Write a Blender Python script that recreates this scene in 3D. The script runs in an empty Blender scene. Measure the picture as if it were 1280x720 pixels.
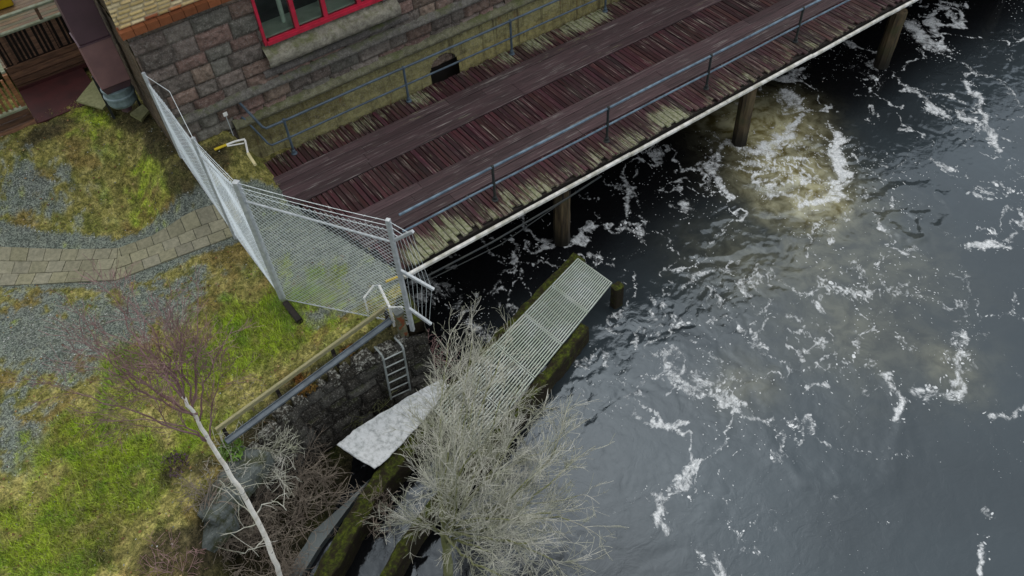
import bpy, math, random
import numpy as np
from mathutils import Vector, kdtree
random.seed(7); rng = np.random.default_rng(7)
scene = bpy.context.scene
col = scene.collection

# ------------------------------------------------------------------ camera geometry
# world axes: x runs along the pier, y across it towards the building, z up; camera above the origin
F, CX, CY, NX, NY, H = 1040., 640., 360., 703., 1240., 12.
_D = np.array([NX-CX, NY-CY, F]); _D /= np.linalg.norm(_D)
_Y = np.array([0, 0, 1.]) - _D*_D[2]; _Y /= np.linalg.norm(_Y)
_X = np.cross(_Y, -_D)
_a = math.radians(32.5)
_R0 = np.array([_X, _Y, -_D])
_M = np.array([[math.cos(_a), math.sin(_a), 0], [-math.sin(_a), math.cos(_a), 0], [0, 0, 1]])
RM = _M @ _R0                                   # camera coords (right, down, forward) -> world
CW = np.array([0, 0, H])
def ray(px, py): return RM @ np.array([px-CX, py-CY, F])
def onz(px, py, z=0.): r = ray(px, py); return CW + r*((z-H)/r[2])
def ony(px, py, y): r = ray(px, py); return CW + r*(y/r[1])
def project(p):
    c = (np.asarray(p, float)-CW) @ RM
    return CX+F*c[..., 0]/c[..., 2], CY+F*c[..., 1]/c[..., 2]

# ------------------------------------------------------------------ numpy noise
def _hash(ix, iy, seed):
    h = (ix.astype(np.int64)*374761393 + iy.astype(np.int64)*668265263 + seed*1442695041) & 0xffffffff
    h = ((h ^ (h >> 13))*1274126177) & 0xffffffff
    return ((h ^ (h >> 16)) & 0xffffff)/float(0xffffff)
def vnoise(x, y, seed=0):
    ix = np.floor(x); iy = np.floor(y); fx = x-ix; fy = y-iy
    fx = fx*fx*(3-2*fx); fy = fy*fy*(3-2*fy)
    a = _hash(ix, iy, seed); b = _hash(ix+1, iy, seed); c = _hash(ix, iy+1, seed); d = _hash(ix+1, iy+1, seed)
    return (a*(1-fx)+b*fx)*(1-fy)+(c*(1-fx)+d*fx)*fy
def fbm(x, y, seed=0, octv=4, gain=.5):
    x = np.asarray(x, float); y = np.asarray(y, float); s = 0; a = 1; t = 0
    for o in range(octv):
        s = s+a*vnoise(x+o*17.3, y-o*9.1, seed+o); t += a; a *= gain; x = x*2.03; y = y*2.03
    return s/t
def sstep(a, b, x):
    t = np.clip((x-a)/(b-a), 0, 1); return t*t*(3-2*t)
def seg_dist(X, Y, a, b):
    a = np.asarray(a[:2], float); b = np.asarray(b[:2], float); d = b-a; L2 = d@d+1e-9
    t = np.clip(((X-a[0])*d[0]+(Y-a[1])*d[1])/L2, 0, 1)
    return np.hypot(X-a[0]-t*d[0], Y-a[1]-t*d[1])
def poly_dist(X, Y, pts):
    r = None
    for a, b in zip(pts[:-1], pts[1:]):
        d = seg_dist(X, Y, a, b); r = d if r is None else np.minimum(r, d)
    return r
def inside(X, Y, poly):
    res = np.zeros(X.shape, bool); n = len(poly)
    for i in range(n):
        x1, y1 = poly[i][:2]; x2, y2 = poly[(i+1) % n][:2]
        c = ((y1 > Y) != (y2 > Y)) & (X < (x2-x1)*(Y-y1)/((y2-y1)+1e-12)+x1)
        res ^= c
    return res

# ------------------------------------------------------------------ object helpers
def tag(o, label=None, cat=None, group=None, kind=None):
    if label: o['label'] = label
    if cat: o['category'] = cat
    if group: o['group'] = group
    if kind: o['kind'] = kind
    return o
def empty(name, loc, label, cat, group=None):
    o = bpy.data.objects.new(name, None); col.objects.link(o); o.location = loc
    o.empty_display_size = .1
    return tag(o, label, cat, group)
def mesh_obj(name, verts, faces, mat, parent=None, vcol=None, smooth=False, attrs=None):
    me = bpy.data.meshes.new(name)
    verts = np.asarray(verts, float)
    q = parent
    while q is not None: verts = verts-np.array(q.location); q = q.parent
    if isinstance(faces, np.ndarray) and faces.ndim == 2:
        nf, k = faces.shape
        me.vertices.add(len(verts)); me.vertices.foreach_set('co', verts.astype(np.float32).ravel())
        me.loops.add(nf*k); me.loops.foreach_set('vertex_index', faces.astype(np.int32).ravel())
        me.polygons.add(nf); me.polygons.foreach_set('loop_start', np.arange(0, nf*k, k, dtype=np.int32))
        me.update(calc_edges=True); me.validate()
    else:
        me.from_pydata([tuple(v) for v in verts], [], [tuple(f) for f in faces]); me.update()
    if vcol is not None:
        a = me.attributes.new('col', 'FLOAT_COLOR', 'POINT')
        c = np.ones((len(verts), 4), np.float32); c[:, :3] = vcol; a.data.foreach_set('color', c.ravel())
    for k, v in (attrs or {}).items():
        a = me.attributes.new(k, 'FLOAT', 'POINT'); a.data.foreach_set('value', np.asarray(v, np.float32).ravel())
    if smooth: me.polygons.foreach_set('use_smooth', np.ones(len(me.polygons), bool))
    me.materials.append(mat)
    o = bpy.data.objects.new(name, me); col.objects.link(o)
    if parent is not None: o.parent = parent
    return o
class MB:
    def __init__(s): s.v = []; s.f = []; s.c = []; s.cur = (1, 1, 1)
    def add(s, vs, fs, c=None):
        n = len(s.v); s.v += [tuple(map(float, v)) for v in vs]; s.f += [tuple(i+n for i in f) for f in fs]
        s.c += [c or s.cur]*len(vs); return s
    def box(s, lo, hi, c=None):
        x0, y0, z0 = lo; x1, y1, z1 = hi
        return s.add([(x0,y0,z0),(x1,y0,z0),(x1,y1,z0),(x0,y1,z0),(x0,y0,z1),(x1,y0,z1),(x1,y1,z1),(x0,y1,z1)],
                     [(0,3,2,1),(4,5,6,7),(0,1,5,4),(1,2,6,5),(2,3,7,6),(3,0,4,7)], c)
    def bar(s, p, q, w, h, up=(0,0,1), c=None, bev=0):
        p = Vector(p); q = Vector(q); d = (q-p).normalized(); up = Vector(up)
        if abs(d.dot(up)) > .98: up = Vector((1,0,0))
        x = d.cross(up).normalized(); y = x.cross(d)
        if bev: prof = [(-w/2+bev,-h/2),(w/2-bev,-h/2),(w/2,-h/2+bev),(w/2,h/2-bev),(w/2-bev,h/2),(-w/2+bev,h/2),(-w/2,h/2-bev),(-w/2,-h/2+bev)]
        else: prof = [(-w/2,-h/2),(w/2,-h/2),(w/2,h/2),(-w/2,h/2)]
        k = len(prof)
        vs = [e+x*a+y*b for e in (p, q) for a, b in prof]
        fs = [(i, (i+1) % k, k+(i+1) % k, k+i) for i in range(k)]+[tuple(range(k))[::-1], tuple(range(k, 2*k))]
        return s.add(vs, fs, c)
    def tube(s, pts, r, n=8, c=None, cap=True):
        pts = [Vector(p) for p in pts]; m = len(pts)
        if not hasattr(r, '__len__'): r = [r]*m
        vs = []; fs = []; x = None
        for i, p in enumerate(pts):
            d = (pts[min(i+1, m-1)]-pts[max(i-1, 0)])
            d = d.normalized() if d.length > 1e-9 else Vector((0,0,1))
            if x is None: x = d.orthogonal().normalized()
            else:
                x = x-d*x.dot(d); x = x.normalized() if x.length > 1e-6 else d.orthogonal().normalized()
            y = d.cross(x)
            for j in range(n):
                t = 2*math.pi*j/n; vs.append(p+(x*math.cos(t)+y*math.sin(t))*r[i])
        for i in range(m-1):
            for j in range(n): fs.append((i*n+j, i*n+(j+1) % n, (i+1)*n+(j+1) % n, (i+1)*n+j))
        if cap and n > 2: fs += [tuple(range(n))[::-1], tuple(range((m-1)*n, m*n))]
        return s.add(vs, fs, c)
    def lathe(s, o, prof, n=24, c=None):
        vs = []; fs = []
        for r, z in prof:
            for j in range(n):
                t = 2*math.pi*j/n; vs.append((o[0]+r*math.cos(t), o[1]+r*math.sin(t), o[2]+z))
        for i in range(len(prof)-1):
            for j in range(n): fs.append((i*n+j, i*n+(j+1) % n, (i+1)*n+(j+1) % n, (i+1)*n+j))
        fs += [tuple(range(n))[::-1], tuple(range((len(prof)-1)*n, len(prof)*n))]
        return s.add(vs, fs, c)
    def build(s, name, mat, parent=None, smooth=False):
        return mesh_obj(name, s.v, s.f, mat, parent, np.array(s.c), smooth)
def grid_faces(nu, nv, mask=None):
    i, j = np.meshgrid(np.arange(nu-1), np.arange(nv-1), indexing='ij')
    a = i*nv+j; f = np.stack([a, a+nv, a+nv+1, a+1], -1).reshape(-1, 4)
    if mask is not None: f = f[mask.reshape(-1)]
    return f

# ------------------------------------------------------------------ materials
class NT:
    def __init__(s, name):
        s.m = bpy.data.materials.new(name); s.m.use_nodes = True; s.t = s.m.node_tree; s.t.nodes.clear()
        s.out = s.n('ShaderNodeOutputMaterial'); s.pos = s.n('ShaderNodeNewGeometry').outputs['Position']
    def n(s, t): return s.t.nodes.new(t)
    def lk(s, sock, v):
        if isinstance(v, bpy.types.NodeSocket): s.t.links.new(v, sock)
        elif v is not None:
            if hasattr(sock.default_value, '__len__') and not hasattr(v, '__len__'): v = (v,)*len(sock.default_value)
            if sock.type == 'RGBA' and len(v) == 3: v = (*v, 1)
            sock.default_value = v
    def scale(s, sc, vec=None, rot=None):
        n = s.n('ShaderNodeMapping'); s.lk(n.inputs['Vector'], vec or s.pos); n.inputs['Scale'].default_value = sc
        if rot: n.inputs['Rotation'].default_value = rot
        return n.outputs[0]
    def noise(s, scale, detail=4, rough=.55, vec=None, dist=0):
        n = s.n('ShaderNodeTexNoise'); s.lk(n.inputs['Vector'], vec or s.pos)
        n.inputs['Scale'].default_value = scale; n.inputs['Detail'].default_value = detail
        n.inputs['Roughness'].default_value = rough; n.inputs['Distortion'].default_value = dist
        return n.outputs['Fac']
    def voro(s, scale, vec=None, out='Color', feature='F1'):
        n = s.n('ShaderNodeTexVoronoi'); n.feature = feature; s.lk(n.inputs['Vector'], vec or s.pos); n.inputs['Scale'].default_value = scale
        return n.outputs[out]
    def attr(s, name, out='Color'):
        n = s.n('ShaderNodeAttribute'); n.attribute_name = name; return n.outputs[out]
    def ramp(s, fac, a, b, lo=0., hi=1.):
        n = s.n('ShaderNodeMapRange'); n.interpolation_type = 'SMOOTHSTEP'; n.clamp = True
        s.lk(n.inputs[0], fac); n.inputs[1].default_value = a; n.inputs[2].default_value = b; n.inputs[3].default_value = lo; n.inputs[4].default_value = hi
        return n.outputs[0]
    def math(s, op, a, b=None):
        n = s.n('ShaderNodeMath'); n.operation = op; s.lk(n.inputs[0], a)
        if b is not None: s.lk(n.inputs[1], b)
        return n.outputs[0]
    def mix(s, fac, a, b, mode='MIX'):
        n = s.n('ShaderNodeMix'); n.data_type = 'RGBA'; n.blend_type = mode
        s.lk(n.inputs[0], fac); s.lk(n.inputs[6], a); s.lk(n.inputs[7], b); return n.outputs[2]
    def bump(s, h, strength=.5, dist=.02, normal=None):
        n = s.n('ShaderNodeBump'); s.lk(n.inputs['Height'], h); n.inputs['Strength'].default_value = strength; n.inputs['Distance'].default_value = dist
        if normal: s.lk(n.inputs['Normal'], normal)
        return n.outputs[0]
    def upness(s):
        g = s.n('ShaderNodeNewGeometry'); x = s.n('ShaderNodeSeparateXYZ'); s.t.links.new(g.outputs['Normal'], x.inputs[0]); return x.outputs[2]
    def pbr(s, c, rough=.7, metal=0., normal=None, spec=.35):
        n = s.n('ShaderNodeBsdfPrincipled'); s.lk(n.inputs['Base Color'], c); s.lk(n.inputs['Roughness'], rough); s.lk(n.inputs['Metallic'], metal)
        n.inputs['Specular IOR Level'].default_value = spec
        if normal: s.lk(n.inputs['Normal'], normal)
        s.t.links.new(n.outputs[0], s.out.inputs[0]); return s.m
def mat_simple(name, c, c2=None, scale=6, rough=.6, metal=0., bump=.2, bscale=40, detail=6, spec=.35, usecol=False, stretch=None):
    t = NT(name); vec = t.scale(stretch) if stretch else None
    f = t.ramp(t.noise(scale, detail, .6, vec), .3, .7)
    cc = t.mix(f, c, c2 or tuple(x*.6 for x in c))
    if usecol: cc = t.mix(1., cc, t.attr('col'), 'MULTIPLY')
    return t.pbr(cc, rough, metal, t.bump(t.noise(bscale, 4, .6, vec), bump, .01), spec)
def mat_stone(name, moss=.5, mosscol=(.085,.10,.03), tint=(1,1,1), streak=False):
    t = NT(name)
    base = t.mix(1., t.attr('col'), tint, 'MULTIPLY')
    n1 = t.noise(9, 8, .68); base = t.mix(t.ramp(n1, .3, .72), base, t.mix(1., base, (.45,.43,.43), 'MULTIPLY'))
    base = t.mix(t.ramp(t.noise(35, 6, .7), .5, .72, 0, .55), base, (.40,.39,.36))
    base = t.mix(t.ramp(t.noise(22, 6, .7), .55, .75, 0, .8), base, (.03,.027,.025))
    mo = t.math('MULTIPLY', t.upness(), .13)
    mf = t.math('ADD', t.noise(2.2, 8, .7), mo)
    base = t.mix(t.ramp(mf, .72-.3*moss, .95-.3*moss, 0, .85), base, t.mix(t.ramp(t.noise(30, 4), .3, .7), mosscol, tuple(x*2.2 for x in mosscol)))
    if streak:
        sv = t.noise(1., 6, .7, t.scale((5, 5, .35))); base = t.mix(t.ramp(sv, .50, .68, 0, .75), base, (.045,.034,.02)); base = t.mix(t.ramp(t.noise(1., 5, .7, t.scale((3, 3, .5))), .60, .70, 0, .7), base, (.20,.085,.03))
    hgt = t.math('ADD', t.noise(25, 8, .7), t.math('MULTIPLY', t.noise(90, 4), .4))
    return t.pbr(base, .88, 0, t.bump(hgt, .8, .03), .25)
def mat_wood(name, axis, c=(.068,.022,.028), dark=(.022,.009,.011), peel=(.34,.31,.26), moss=(.19,.215,.10), peelamt=1.0):
    t = NT(name)
    st = (1.2, 1, 1) if axis == 1 else (.06, 1, 1)
    vec = t.scale((26, 1.1, 26) if axis == 1 else (1.1, 26, 26))
    g = t.noise(1., 6, .65, vec)
    base = t.mix(t.ramp(g, .32, .68), c, dark)
    base = t.mix(1., base, t.attr('col'), 'MULTIPLY')
    base = t.mix(t.ramp(t.noise(1.1, 5, .6), .35, .7, 0, .55), base, t.mix(.5, base, (.055,.045,.045)))
    patch = t.noise(1.6, 5, .6)
    v2 = t.scale((34, .9, 34) if axis == 1 else (.9, 34, 34)); s2 = t.noise(1., 5, .7, v2)
    pf = t.math('ADD', s2, t.math('MULTIPLY', patch, .35))
    base = t.mix(t.ramp(pf, .86-.1*peelamt, .95-.1*peelamt, 0, .8), base, peel)
    ms = t.attr('moss', 'Fac')
    v3 = t.scale((16, 1.6, 16) if axis == 1 else (1.6, 16, 16)); s3 = t.math('ADD', t.math('MULTIPLY', t.noise(1., 7, .75, v3), .6), t.math('MULTIPLY', t.noise(1., 5, .7, t.scale((60, 3, 60) if axis == 1 else (3, 60, 60))), .4))
    mf = t.math('ADD', t.math('MULTIPLY', ms, .55), t.math('MULTIPLY', t.math('SUBTRACT', s3, .5), 2.2))
    base = t.mix(t.ramp(mf, .27, .50, 0, .88), base, t.mix(t.ramp(t.noise(14, 4), .35, .65), moss, (.32,.33,.24)))
    return t.pbr(base, t.ramp(g, .3, .7, .38, .72), 0, t.bump(g, .6, .012), .35)

MT = {}
MT['steel'] = mat_simple('galvanised_steel', (.52,.56,.58), (.36,.40,.42), 9, .5, .25, .1)
MT['wire'] = mat_simple('galvanised_wire', (.76,.84,.87), (.64,.72,.75), 4, .5, .15, 0)
MT['bluesteel'] = mat_simple('blue_grey_paint', (.085,.125,.165), (.05,.07,.09), 6, .45, .1, .15)
MT['blacksteel'] = mat_simple('dark_iron', (.022,.028,.033), (.04,.045,.04), 8, .5, .2, .2)
MT['railpaint'] = mat_simple('weathered_blue_rail', (.16,.24,.31), (.07,.11,.15), 5, .4, .15, .15)
MT['white_beam'] = mat_simple('white_painted_beam', (.74,.75,.72), (.36,.36,.30), 5, .6, 0, .2)
MT['red_paint'] = mat_simple('red_window_paint', (.50,.022,.055), (.36,.02,.04), 8, .35, 0, .05)
MT['cross_planks'] = mat_wood('red_brown_cross_planks', 1)
MT['track_planks'] = mat_wood('worn_track_planks', 0, (.088,.056,.062), (.040,.027,.030), (.27,.255,.24), peelamt=.95)
MT['dark_timber'] = mat_simple('dark_timber', (.022,.017,.014), (.010,.009,.008), 6, .8, 0, .4, stretch=(2,2,8))
MT['stone'] = mat_stone('rusticated_stone', .12, tint=(1.32,1.19,1.08))
MT['mossy_stone'] = mat_stone('mossy_stone', .62, (.06,.068,.026))
MT['plinth'] = mat_stone('stained_plinth', .32, (.10,.115,.035), (1.6,1.6,1.08), streak=True)
t = NT('yellow_brick'); c = t.mix(t.ramp(t.noise(14, 6, .7), .35, .7, 0, .5), t.attr('col'), t.mix(1., t.attr('col'), (.62,.58,.52), 'MULTIPLY'))
MT['brick'] = t.pbr(c, .85, 0, t.bump(t.noise(60, 5, .7), .4, .01), .25)
MT['quay'] = mat_stone('quay_stone', .45, (.035,.042,.016))
MT['concrete'] = mat_simple('weathered_concrete', (.17,.19,.185), (.085,.095,.09), 5, .85, 0, .5)
MT['wet_slab'] = mat_simple('wet_concrete_slab', (.115,.14,.142), (.085,.105,.105), 2, .4, 0, .08)

# mossy channel wall
t = NT('moss_covered_wall')
up = t.upness(); mf = t.math('ADD', t.noise(6, 8, .7), t.math('MULTIPLY', up, .12))
c = t.mix(t.ramp(mf, .50, .74), (.026,.021,.013), t.mix(t.ramp(t.noise(14, 5, .7), .35, .68), (.028,.040,.008), (.10,.125,.015)))
MT['moss_wall'] = t.pbr(c, .95, 0, t.bump(t.noise(28, 8, .75), 1., .05), .15)

# pilings
t = NT('piling_timber'); vec = t.scale((14, 14, 1.2)); g = t.noise(1., 6, .65, vec)
c = t.mix(t.ramp(g, .33, .68), (.12,.088,.045), (.028,.02,.012)); c = t.mix(t.ramp(t.noise(3, 6), .5, .7, 0, .7), c, (.05,.052,.02))
x = t.n('ShaderNodeSeparateXYZ'); t.t.links.new(t.pos, x.inputs[0])
c = t.mix(t.ramp(x.outputs[2], -1.95, -1.2), (.012,.010,.006), c)
MT['piling'] = t.pbr(c, .75, 0, t.bump(g, .7, .02))

# land
t = NT('ground_cover')
c = t.attr('col'); gr = t.attr('gravel', 'Fac')
vg = t.voro(45); peb = t.mix(1., t.mix(.72, c, vg, 'MIX'), (1,1,1), 'MULTIPLY')
sep = t.n('ShaderNodeSeparateColor'); t.t.links.new(vg, sep.inputs[0])
peb = t.mix(1., c, t.mix(t.ramp(sep.outputs[0], .1, .95), (.5,.51,.51), (1.5,1.5,1.46)), 'MULTIPLY')
n1 = t.noise(24, 8, .72)
veg = t.mix(t.ramp(n1, .28, .72), t.mix(1., c, (.42,.46,.38), 'MULTIPLY'), t.mix(1., c, (1.5,1.42,1.3), 'MULTIPLY'))
veg = t.mix(t.ramp(t.noise(70, 4, .7), .56, .7, 0, .55), veg, (.30,.27,.14))
veg = t.mix(1., veg, t.mix(t.ramp(t.noise(9, 7, .72, None, .6), .34, .68), (.42,.45,.40), (1.5,1.46,1.35)), 'MULTIPLY'); veg = t.mix(t.ramp(t.noise(12, 6, .72), .58, .72, 0, .75), veg, (.04,.038,.018))
c2 = t.mix(t.ramp(t.math('ADD', gr, t.math('MULTIPLY', t.math('SUBTRACT', t.noise(11, 6, .72), .5), 1.5)), .35, .62), veg, peb)
h = t.math('ADD', t.noise(24, 8, .72), t.math('MULTIPLY', t.voro(45, None, 'Distance'), .5))
MT['land'] = t.pbr(c2, .95, 0, t.bump(h, .9, .04), .15)
t = NT('grass_blades'); c = t.attr('col')
MT['blades'] = t.pbr(c, .8, 0, None, .2)
t = NT('paving_slabs')
c = t.mix(1., t.attr('col'), t.mix(t.ramp(t.noise(12, 8, .7), .3, .7), (.72,.74,.70), (1.15,1.14,1.1)), 'MULTIPLY')
c = t.mix(t.ramp(t.noise(5, 7, .7), .56, .74, 0, .55), c, (.07,.075,.03))
MT['paver'] = t.pbr(c, .85, 0, t.bump(t.noise(60, 5, .7), .4, .01), .25)

# water
t = NT('river_water')
brown = t.attr('brown', 'Fac'); env = t.attr('foam', 'Fac'); murk_shade = t.attr('murk_shade', 'Fac'); drift = t.attr('drift', 'Fac')
warp = t.n('ShaderNodeTexNoise'); warp.inputs['Scale'].default_value = 1.3; warp.inputs['Detail'].default_value = 3; t.t.links.new(t.pos, warp.inputs['Vector'])
wv = t.n('ShaderNodeVectorMath'); wv.operation = 'MULTIPLY_ADD'; t.t.links.new(warp.outputs['Color'], wv.inputs[0]); wv.inputs[1].default_value = (.7,.7,.0); t.t.links.new(t.pos, wv.inputs[2])
wpos = wv.outputs[0]
fn = t.noise(5.5, 9, .68, wpos, .6)
lace = t.noise(15, 6, .7, wpos, .9)
fn2 = t.math('ADD', t.math('MULTIPLY', fn, .62), t.math('MULTIPLY', lace, .38))
foam = t.ramp(t.math('ADD', env, t.math('MULTIPLY', t.math('SUBTRACT', fn2, .5), 2.1)), .40, .86)
vd = t.voro(7, wpos, 'Distance'); vc = t.n('ShaderNodeSeparateColor'); t.t.links.new(t.voro(7, wpos, 'Color'), vc.inputs[0])
rad = t.math('MULTIPLY', t.ramp(vc.outputs[0], .58, 1., .0, .38), t.ramp(drift, .12, .7))
dots = t.ramp(t.math('SUBTRACT', rad, vd), .0, .05)
vd2 = t.voro(19, wpos, 'Distance'); vc2 = t.n('ShaderNodeSeparateColor'); t.t.links.new(t.voro(19, wpos, 'Color'), vc2.inputs[0])
rad2 = t.math('MULTIPLY', t.ramp(vc2.outputs[0], .58, 1., .0, .48), t.ramp(drift, .04, .6))
dots2 = t.ramp(t.math('SUBTRACT', rad2, vd2), .0, .08)
foam = t.math('MAXIMUM', foam, t.math('MAXIMUM', dots, t.math('MULTIPLY', dots2, .85)))
fcol = t.mix(t.ramp(t.noise(22, 6, .7), .3, .7), (.40,.44,.46), (.80,.83,.84))
base = t.mix(murk_shade, (.0035,.0035,.004), (.036,.049,.057))
base = t.mix(brown, base, t.mix(t.ramp(t.noise(3, 5, .6, wpos), .3, .7), (.135,.112,.032), (.50,.49,.31)))
rip = t.noise(7, 5, .6, wpos, .8); rip2 = t.noise(2.2, 4, .55, wpos, 1.)
hgt = t.math('ADD', t.math('MULTIPLY', rip, .35), t.math('ADD', rip2, t.math('MULTIPLY', foam, .25)))
nrm = t.bump(hgt, .11, .06)
dif = t.n('ShaderNodeBsdfDiffuse'); t.lk(dif.inputs[0], base); t.t.links.new(nrm, dif.inputs['Normal'])
gl = t.n('ShaderNodeBsdfGlossy'); gl.inputs['Roughness'].default_value = .06; gl.inputs[0].default_value = (.76,.89,1,1); t.t.links.new(nrm, gl.inputs['Normal'])
lw = t.n('ShaderNodeFresnel'); lw.inputs['IOR'].default_value = 1.43; t.t.links.new(nrm, lw.inputs['Normal'])
mx = t.n('ShaderNodeMixShader'); t.t.links.new(lw.outputs[0], mx.inputs[0])
t.t.links.new(dif.outputs[0], mx.inputs[1]); t.t.links.new(gl.outputs[0], mx.inputs[2])
fd = t.n('ShaderNodeBsdfDiffuse'); t.lk(fd.inputs[0], fcol)
mf_ = t.n('ShaderNodeMixShader'); t.t.links.new(t.math('MULTIPLY', foam, .92), mf_.inputs[0]); t.t.links.new(mx.outputs[0], mf_.inputs[1]); t.t.links.new(fd.outputs[0], mf_.inputs[2])
t.t.links.new(mf_.outputs[0], t.out.inputs[0]); MT['water'] = t.m

# glass, bark, twigs, etc.
t = NT('window_glass'); tr = t.n('ShaderNodeBsdfTransparent'); tr.inputs[0].default_value = (.94,.97,.95,1)
g = t.n('ShaderNodeBsdfGlossy'); g.inputs['Roughness'].default_value = .03; fr = t.n('ShaderNodeFresnel'); fr.inputs[0].default_value = 1.3
mx = t.n('ShaderNodeMixShader'); t.t.links.new(fr.outputs[0], mx.inputs[0]); t.t.links.new(tr.outputs[0], mx.inputs[1]); t.t.links.new(g.outputs[0], mx.inputs[2])
t.t.links.new(mx.outputs[0], t.out.inputs[0]); MT['glass'] = t.m
t = NT('birch_bark'); vec = t.scale((5, 5, 16)); b = t.noise(1., 5, .7, vec)
MT['birch'] = t.pbr(t.mix(t.ramp(b, .60, .68), t.mix(t.ramp(t.noise(5, 5), .4, .7), (.88,.87,.80), (.68,.65,.56)), (.035,.03,.025)), .75, 0, t.bump(b, .3, .01))
MT['birch_twig'] = mat_simple('birch_twig', (.17,.095,.092), (.27,.18,.175), 3, .8, 0, 0)
MT['willow_twig'] = mat_simple('pale_twig', (.47,.47,.42), (.23,.245,.17), 2.2, .85, 0, 0)
MT['willow_bark'] = mat_simple('mossy_bark', (.20,.21,.12), (.10,.115,.03), 6, .9, 0, .4)
MT['brush_twig'] = mat_simple('brown_brush_twig', (.25,.22,.175), (.13,.105,.085), 3, .85, 0, 0)
MT['purple_leaf'] = mat_simple('dark_purple_leaf', (.05,.028,.042), (.085,.055,.07), 9, .7, 0, 0)
MT['fern'] = mat_simple('rusty_fern', (.20,.085,.02), (.10,.11,.02), 4, .8, 0, 0)
MT['green_leaf'] = mat_simple('bright_green_leaf', (.12,.24,.03), (.09,.15,.03), 6, .6, 0, 0)
MT['duct'] = mat_simple('plum_painted_sheet_metal', (.115,.068,.085), (.088,.054,.068), 2, .38, .1, .05)
MT['duct_pink'] = mat_simple('faded_pink_sheet_metal', (.27,.155,.155), (.20,.115,.12), 2, .42, .1, .05)
MT['pot'] = mat_simple('blue_grey_metal', (.22,.30,.32), (.12,.17,.18), 5, .5, .1, .2)
MT['plate'] = mat_simple('mossy_tread_plate', (.24,.25,.12), (.15,.16,.07), 12, .7, 0, .6, 60)
MT['terrace_wood'] = mat_simple('oiled_terrace_timber', (.20,.115,.07), (.085,.05,.035), 3, .6, 0, .3, stretch=(1,8,8), usecol=True)
MT['terrace_rail'] = mat_simple('mossy_timber_rail', (.27,.31,.23), (.17,.19,.11), 7, .8, 0, .3)
MT['red_floor'] = mat_simple('dark_red_floor', (.062,.014,.014), (.035,.010,.010), 2.5, .7, 0, .2)
MT['yellow'] = mat_simple('yellow_plastic', (.62,.47,.02), (.5,.36,.02), 5, .45, 0, .05)
MT['cream'] = mat_simple('cream_plastic', (.70,.64,.36), (.6,.55,.3), 5, .5, 0, .05)
MT['white'] = mat_simple('white_plastic', (.80,.81,.78), (.66,.67,.64), 6, .5, 0, .05)
t = NT('white_sheet'); b = t.noise(17, 8, .72)
b = t.noise(6, 4, .6)
MT['sheet'] = t.pbr(t.mix(t.ramp(t.noise(9, 9, .75), .42, .66, 0, .75), (.56,.59,.60), (.20,.225,.22)), .85, 0, t.bump(b, .5, .02), .2)
MT['timber_rail'] = mat_simple('lichen_timber', (.30,.27,.16), (.20,.205,.10), 8, .85, 0, .4, stretch=(2,9,9))
MT['ladder'] = mat_simple('dull_ladder_steel', (.36,.40,.40), (.22,.25,.24), 9, .5, .2, .1)
MT['grey_plank'] = mat_simple('blue_grey_channel', (.125,.155,.18), (.075,.092,.105), 4, .55, .2, .15)
MT['grating'] = mat_simple('galvanised_grating', (.50,.55,.53), (.34,.40,.33), 1.6, .5, .2, .1)
MT['interior'] = mat_simple('dark_room', (.16,.17,.155), (.09,.10,.09), 1, .9, 0, 0)
MT['pale_green'] = mat_simple('pale_green_board', (.62,.74,.62), (.5,.62,.5), 5, .6, 0, .1)
MT['render'] = mat_simple('dark_plaster', (.12,.10,.075), (.07,.06,.045), 3, .9, 0, .4)
MT['roof'] = mat_simple('slate_roof', (.06,.062,.065), (.04,.042,.045), 3, .7, 0, .3)
t = NT('rusty_concrete'); c = t.mix(t.ramp(t.noise(9, 5), .35, .65), (.20,.195,.13), (.09,.095,.05)); c = t.mix(t.ramp(t.noise(5.2, 4), .56, .64), c, (.20,.065,.025)); MT['rust'] = t.pbr(c, .9, 0, t.bump(t.noise(30, 6), .5, .02))

# ------------------------------------------------------------------ world, light, camera
w = bpy.data.worlds.new('World'); scene.world = w; w.use_nodes = True; nt = w.node_tree
bg = nt.nodes['Background']; sky = nt.nodes.new('ShaderNodeTexSky'); sky.sky_type = 'NISHITA'; sky.sun_disc = False
SUN_EL, SUN_AZ = 62, 40
sky.sun_elevation = math.radians(SUN_EL); sky.sun_rotation = math.radians(SUN_AZ); sky.dust_density = 3; sky.altitude = 50
hs = nt.nodes.new('ShaderNodeHueSaturation'); hs.inputs['Saturation'].default_value = .30
nt.links.new(sky.outputs[0], hs.inputs['Color']); nt.links.new(hs.outputs[0], bg.inputs[0]); bg.inputs[1].default_value = .15
sl = bpy.data.lights.new('sun', 'SUN'); sl.energy = 2.4; sl.angle = math.radians(150); sl.color = (1, .97, .93)
so = bpy.data.objects.new('sun', sl); col.objects.link(so)
az = math.radians(SUN_AZ); el = math.radians(SUN_EL)
sd = Vector((math.sin(az)*math.cos(el), math.cos(az)*math.cos(el), math.sin(el)))
so.rotation_euler = (-sd).to_track_quat('-Z', 'Y').to_euler(); so.location = sd*40
cam = bpy.data.cameras.new('camera'); co = bpy.data.objects.new('camera', cam); col.objects.link(co)
cam.sensor_fit = 'HORIZONTAL'; cam.sensor_width = 36; cam.lens = 36*F/1280; cam.clip_end = 1000; cam.clip_start = .1
from mathutils import Matrix
rr = np.array([RM[:, 0], -RM[:, 1], -RM[:, 2]]).T
co.matrix_world = Matrix.Translation(CW) @ Matrix(rr.tolist()).to_4x4()
scene.camera = co
scene.view_settings.view_transform = 'Standard'; scene.view_settings.look = 'None'; scene.view_settings.exposure = 0
scene.render.resolution_x = 1024; scene.render.resolution_y = 576
scene.render.engine = 'CYCLES'

WZ = -2.0
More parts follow.
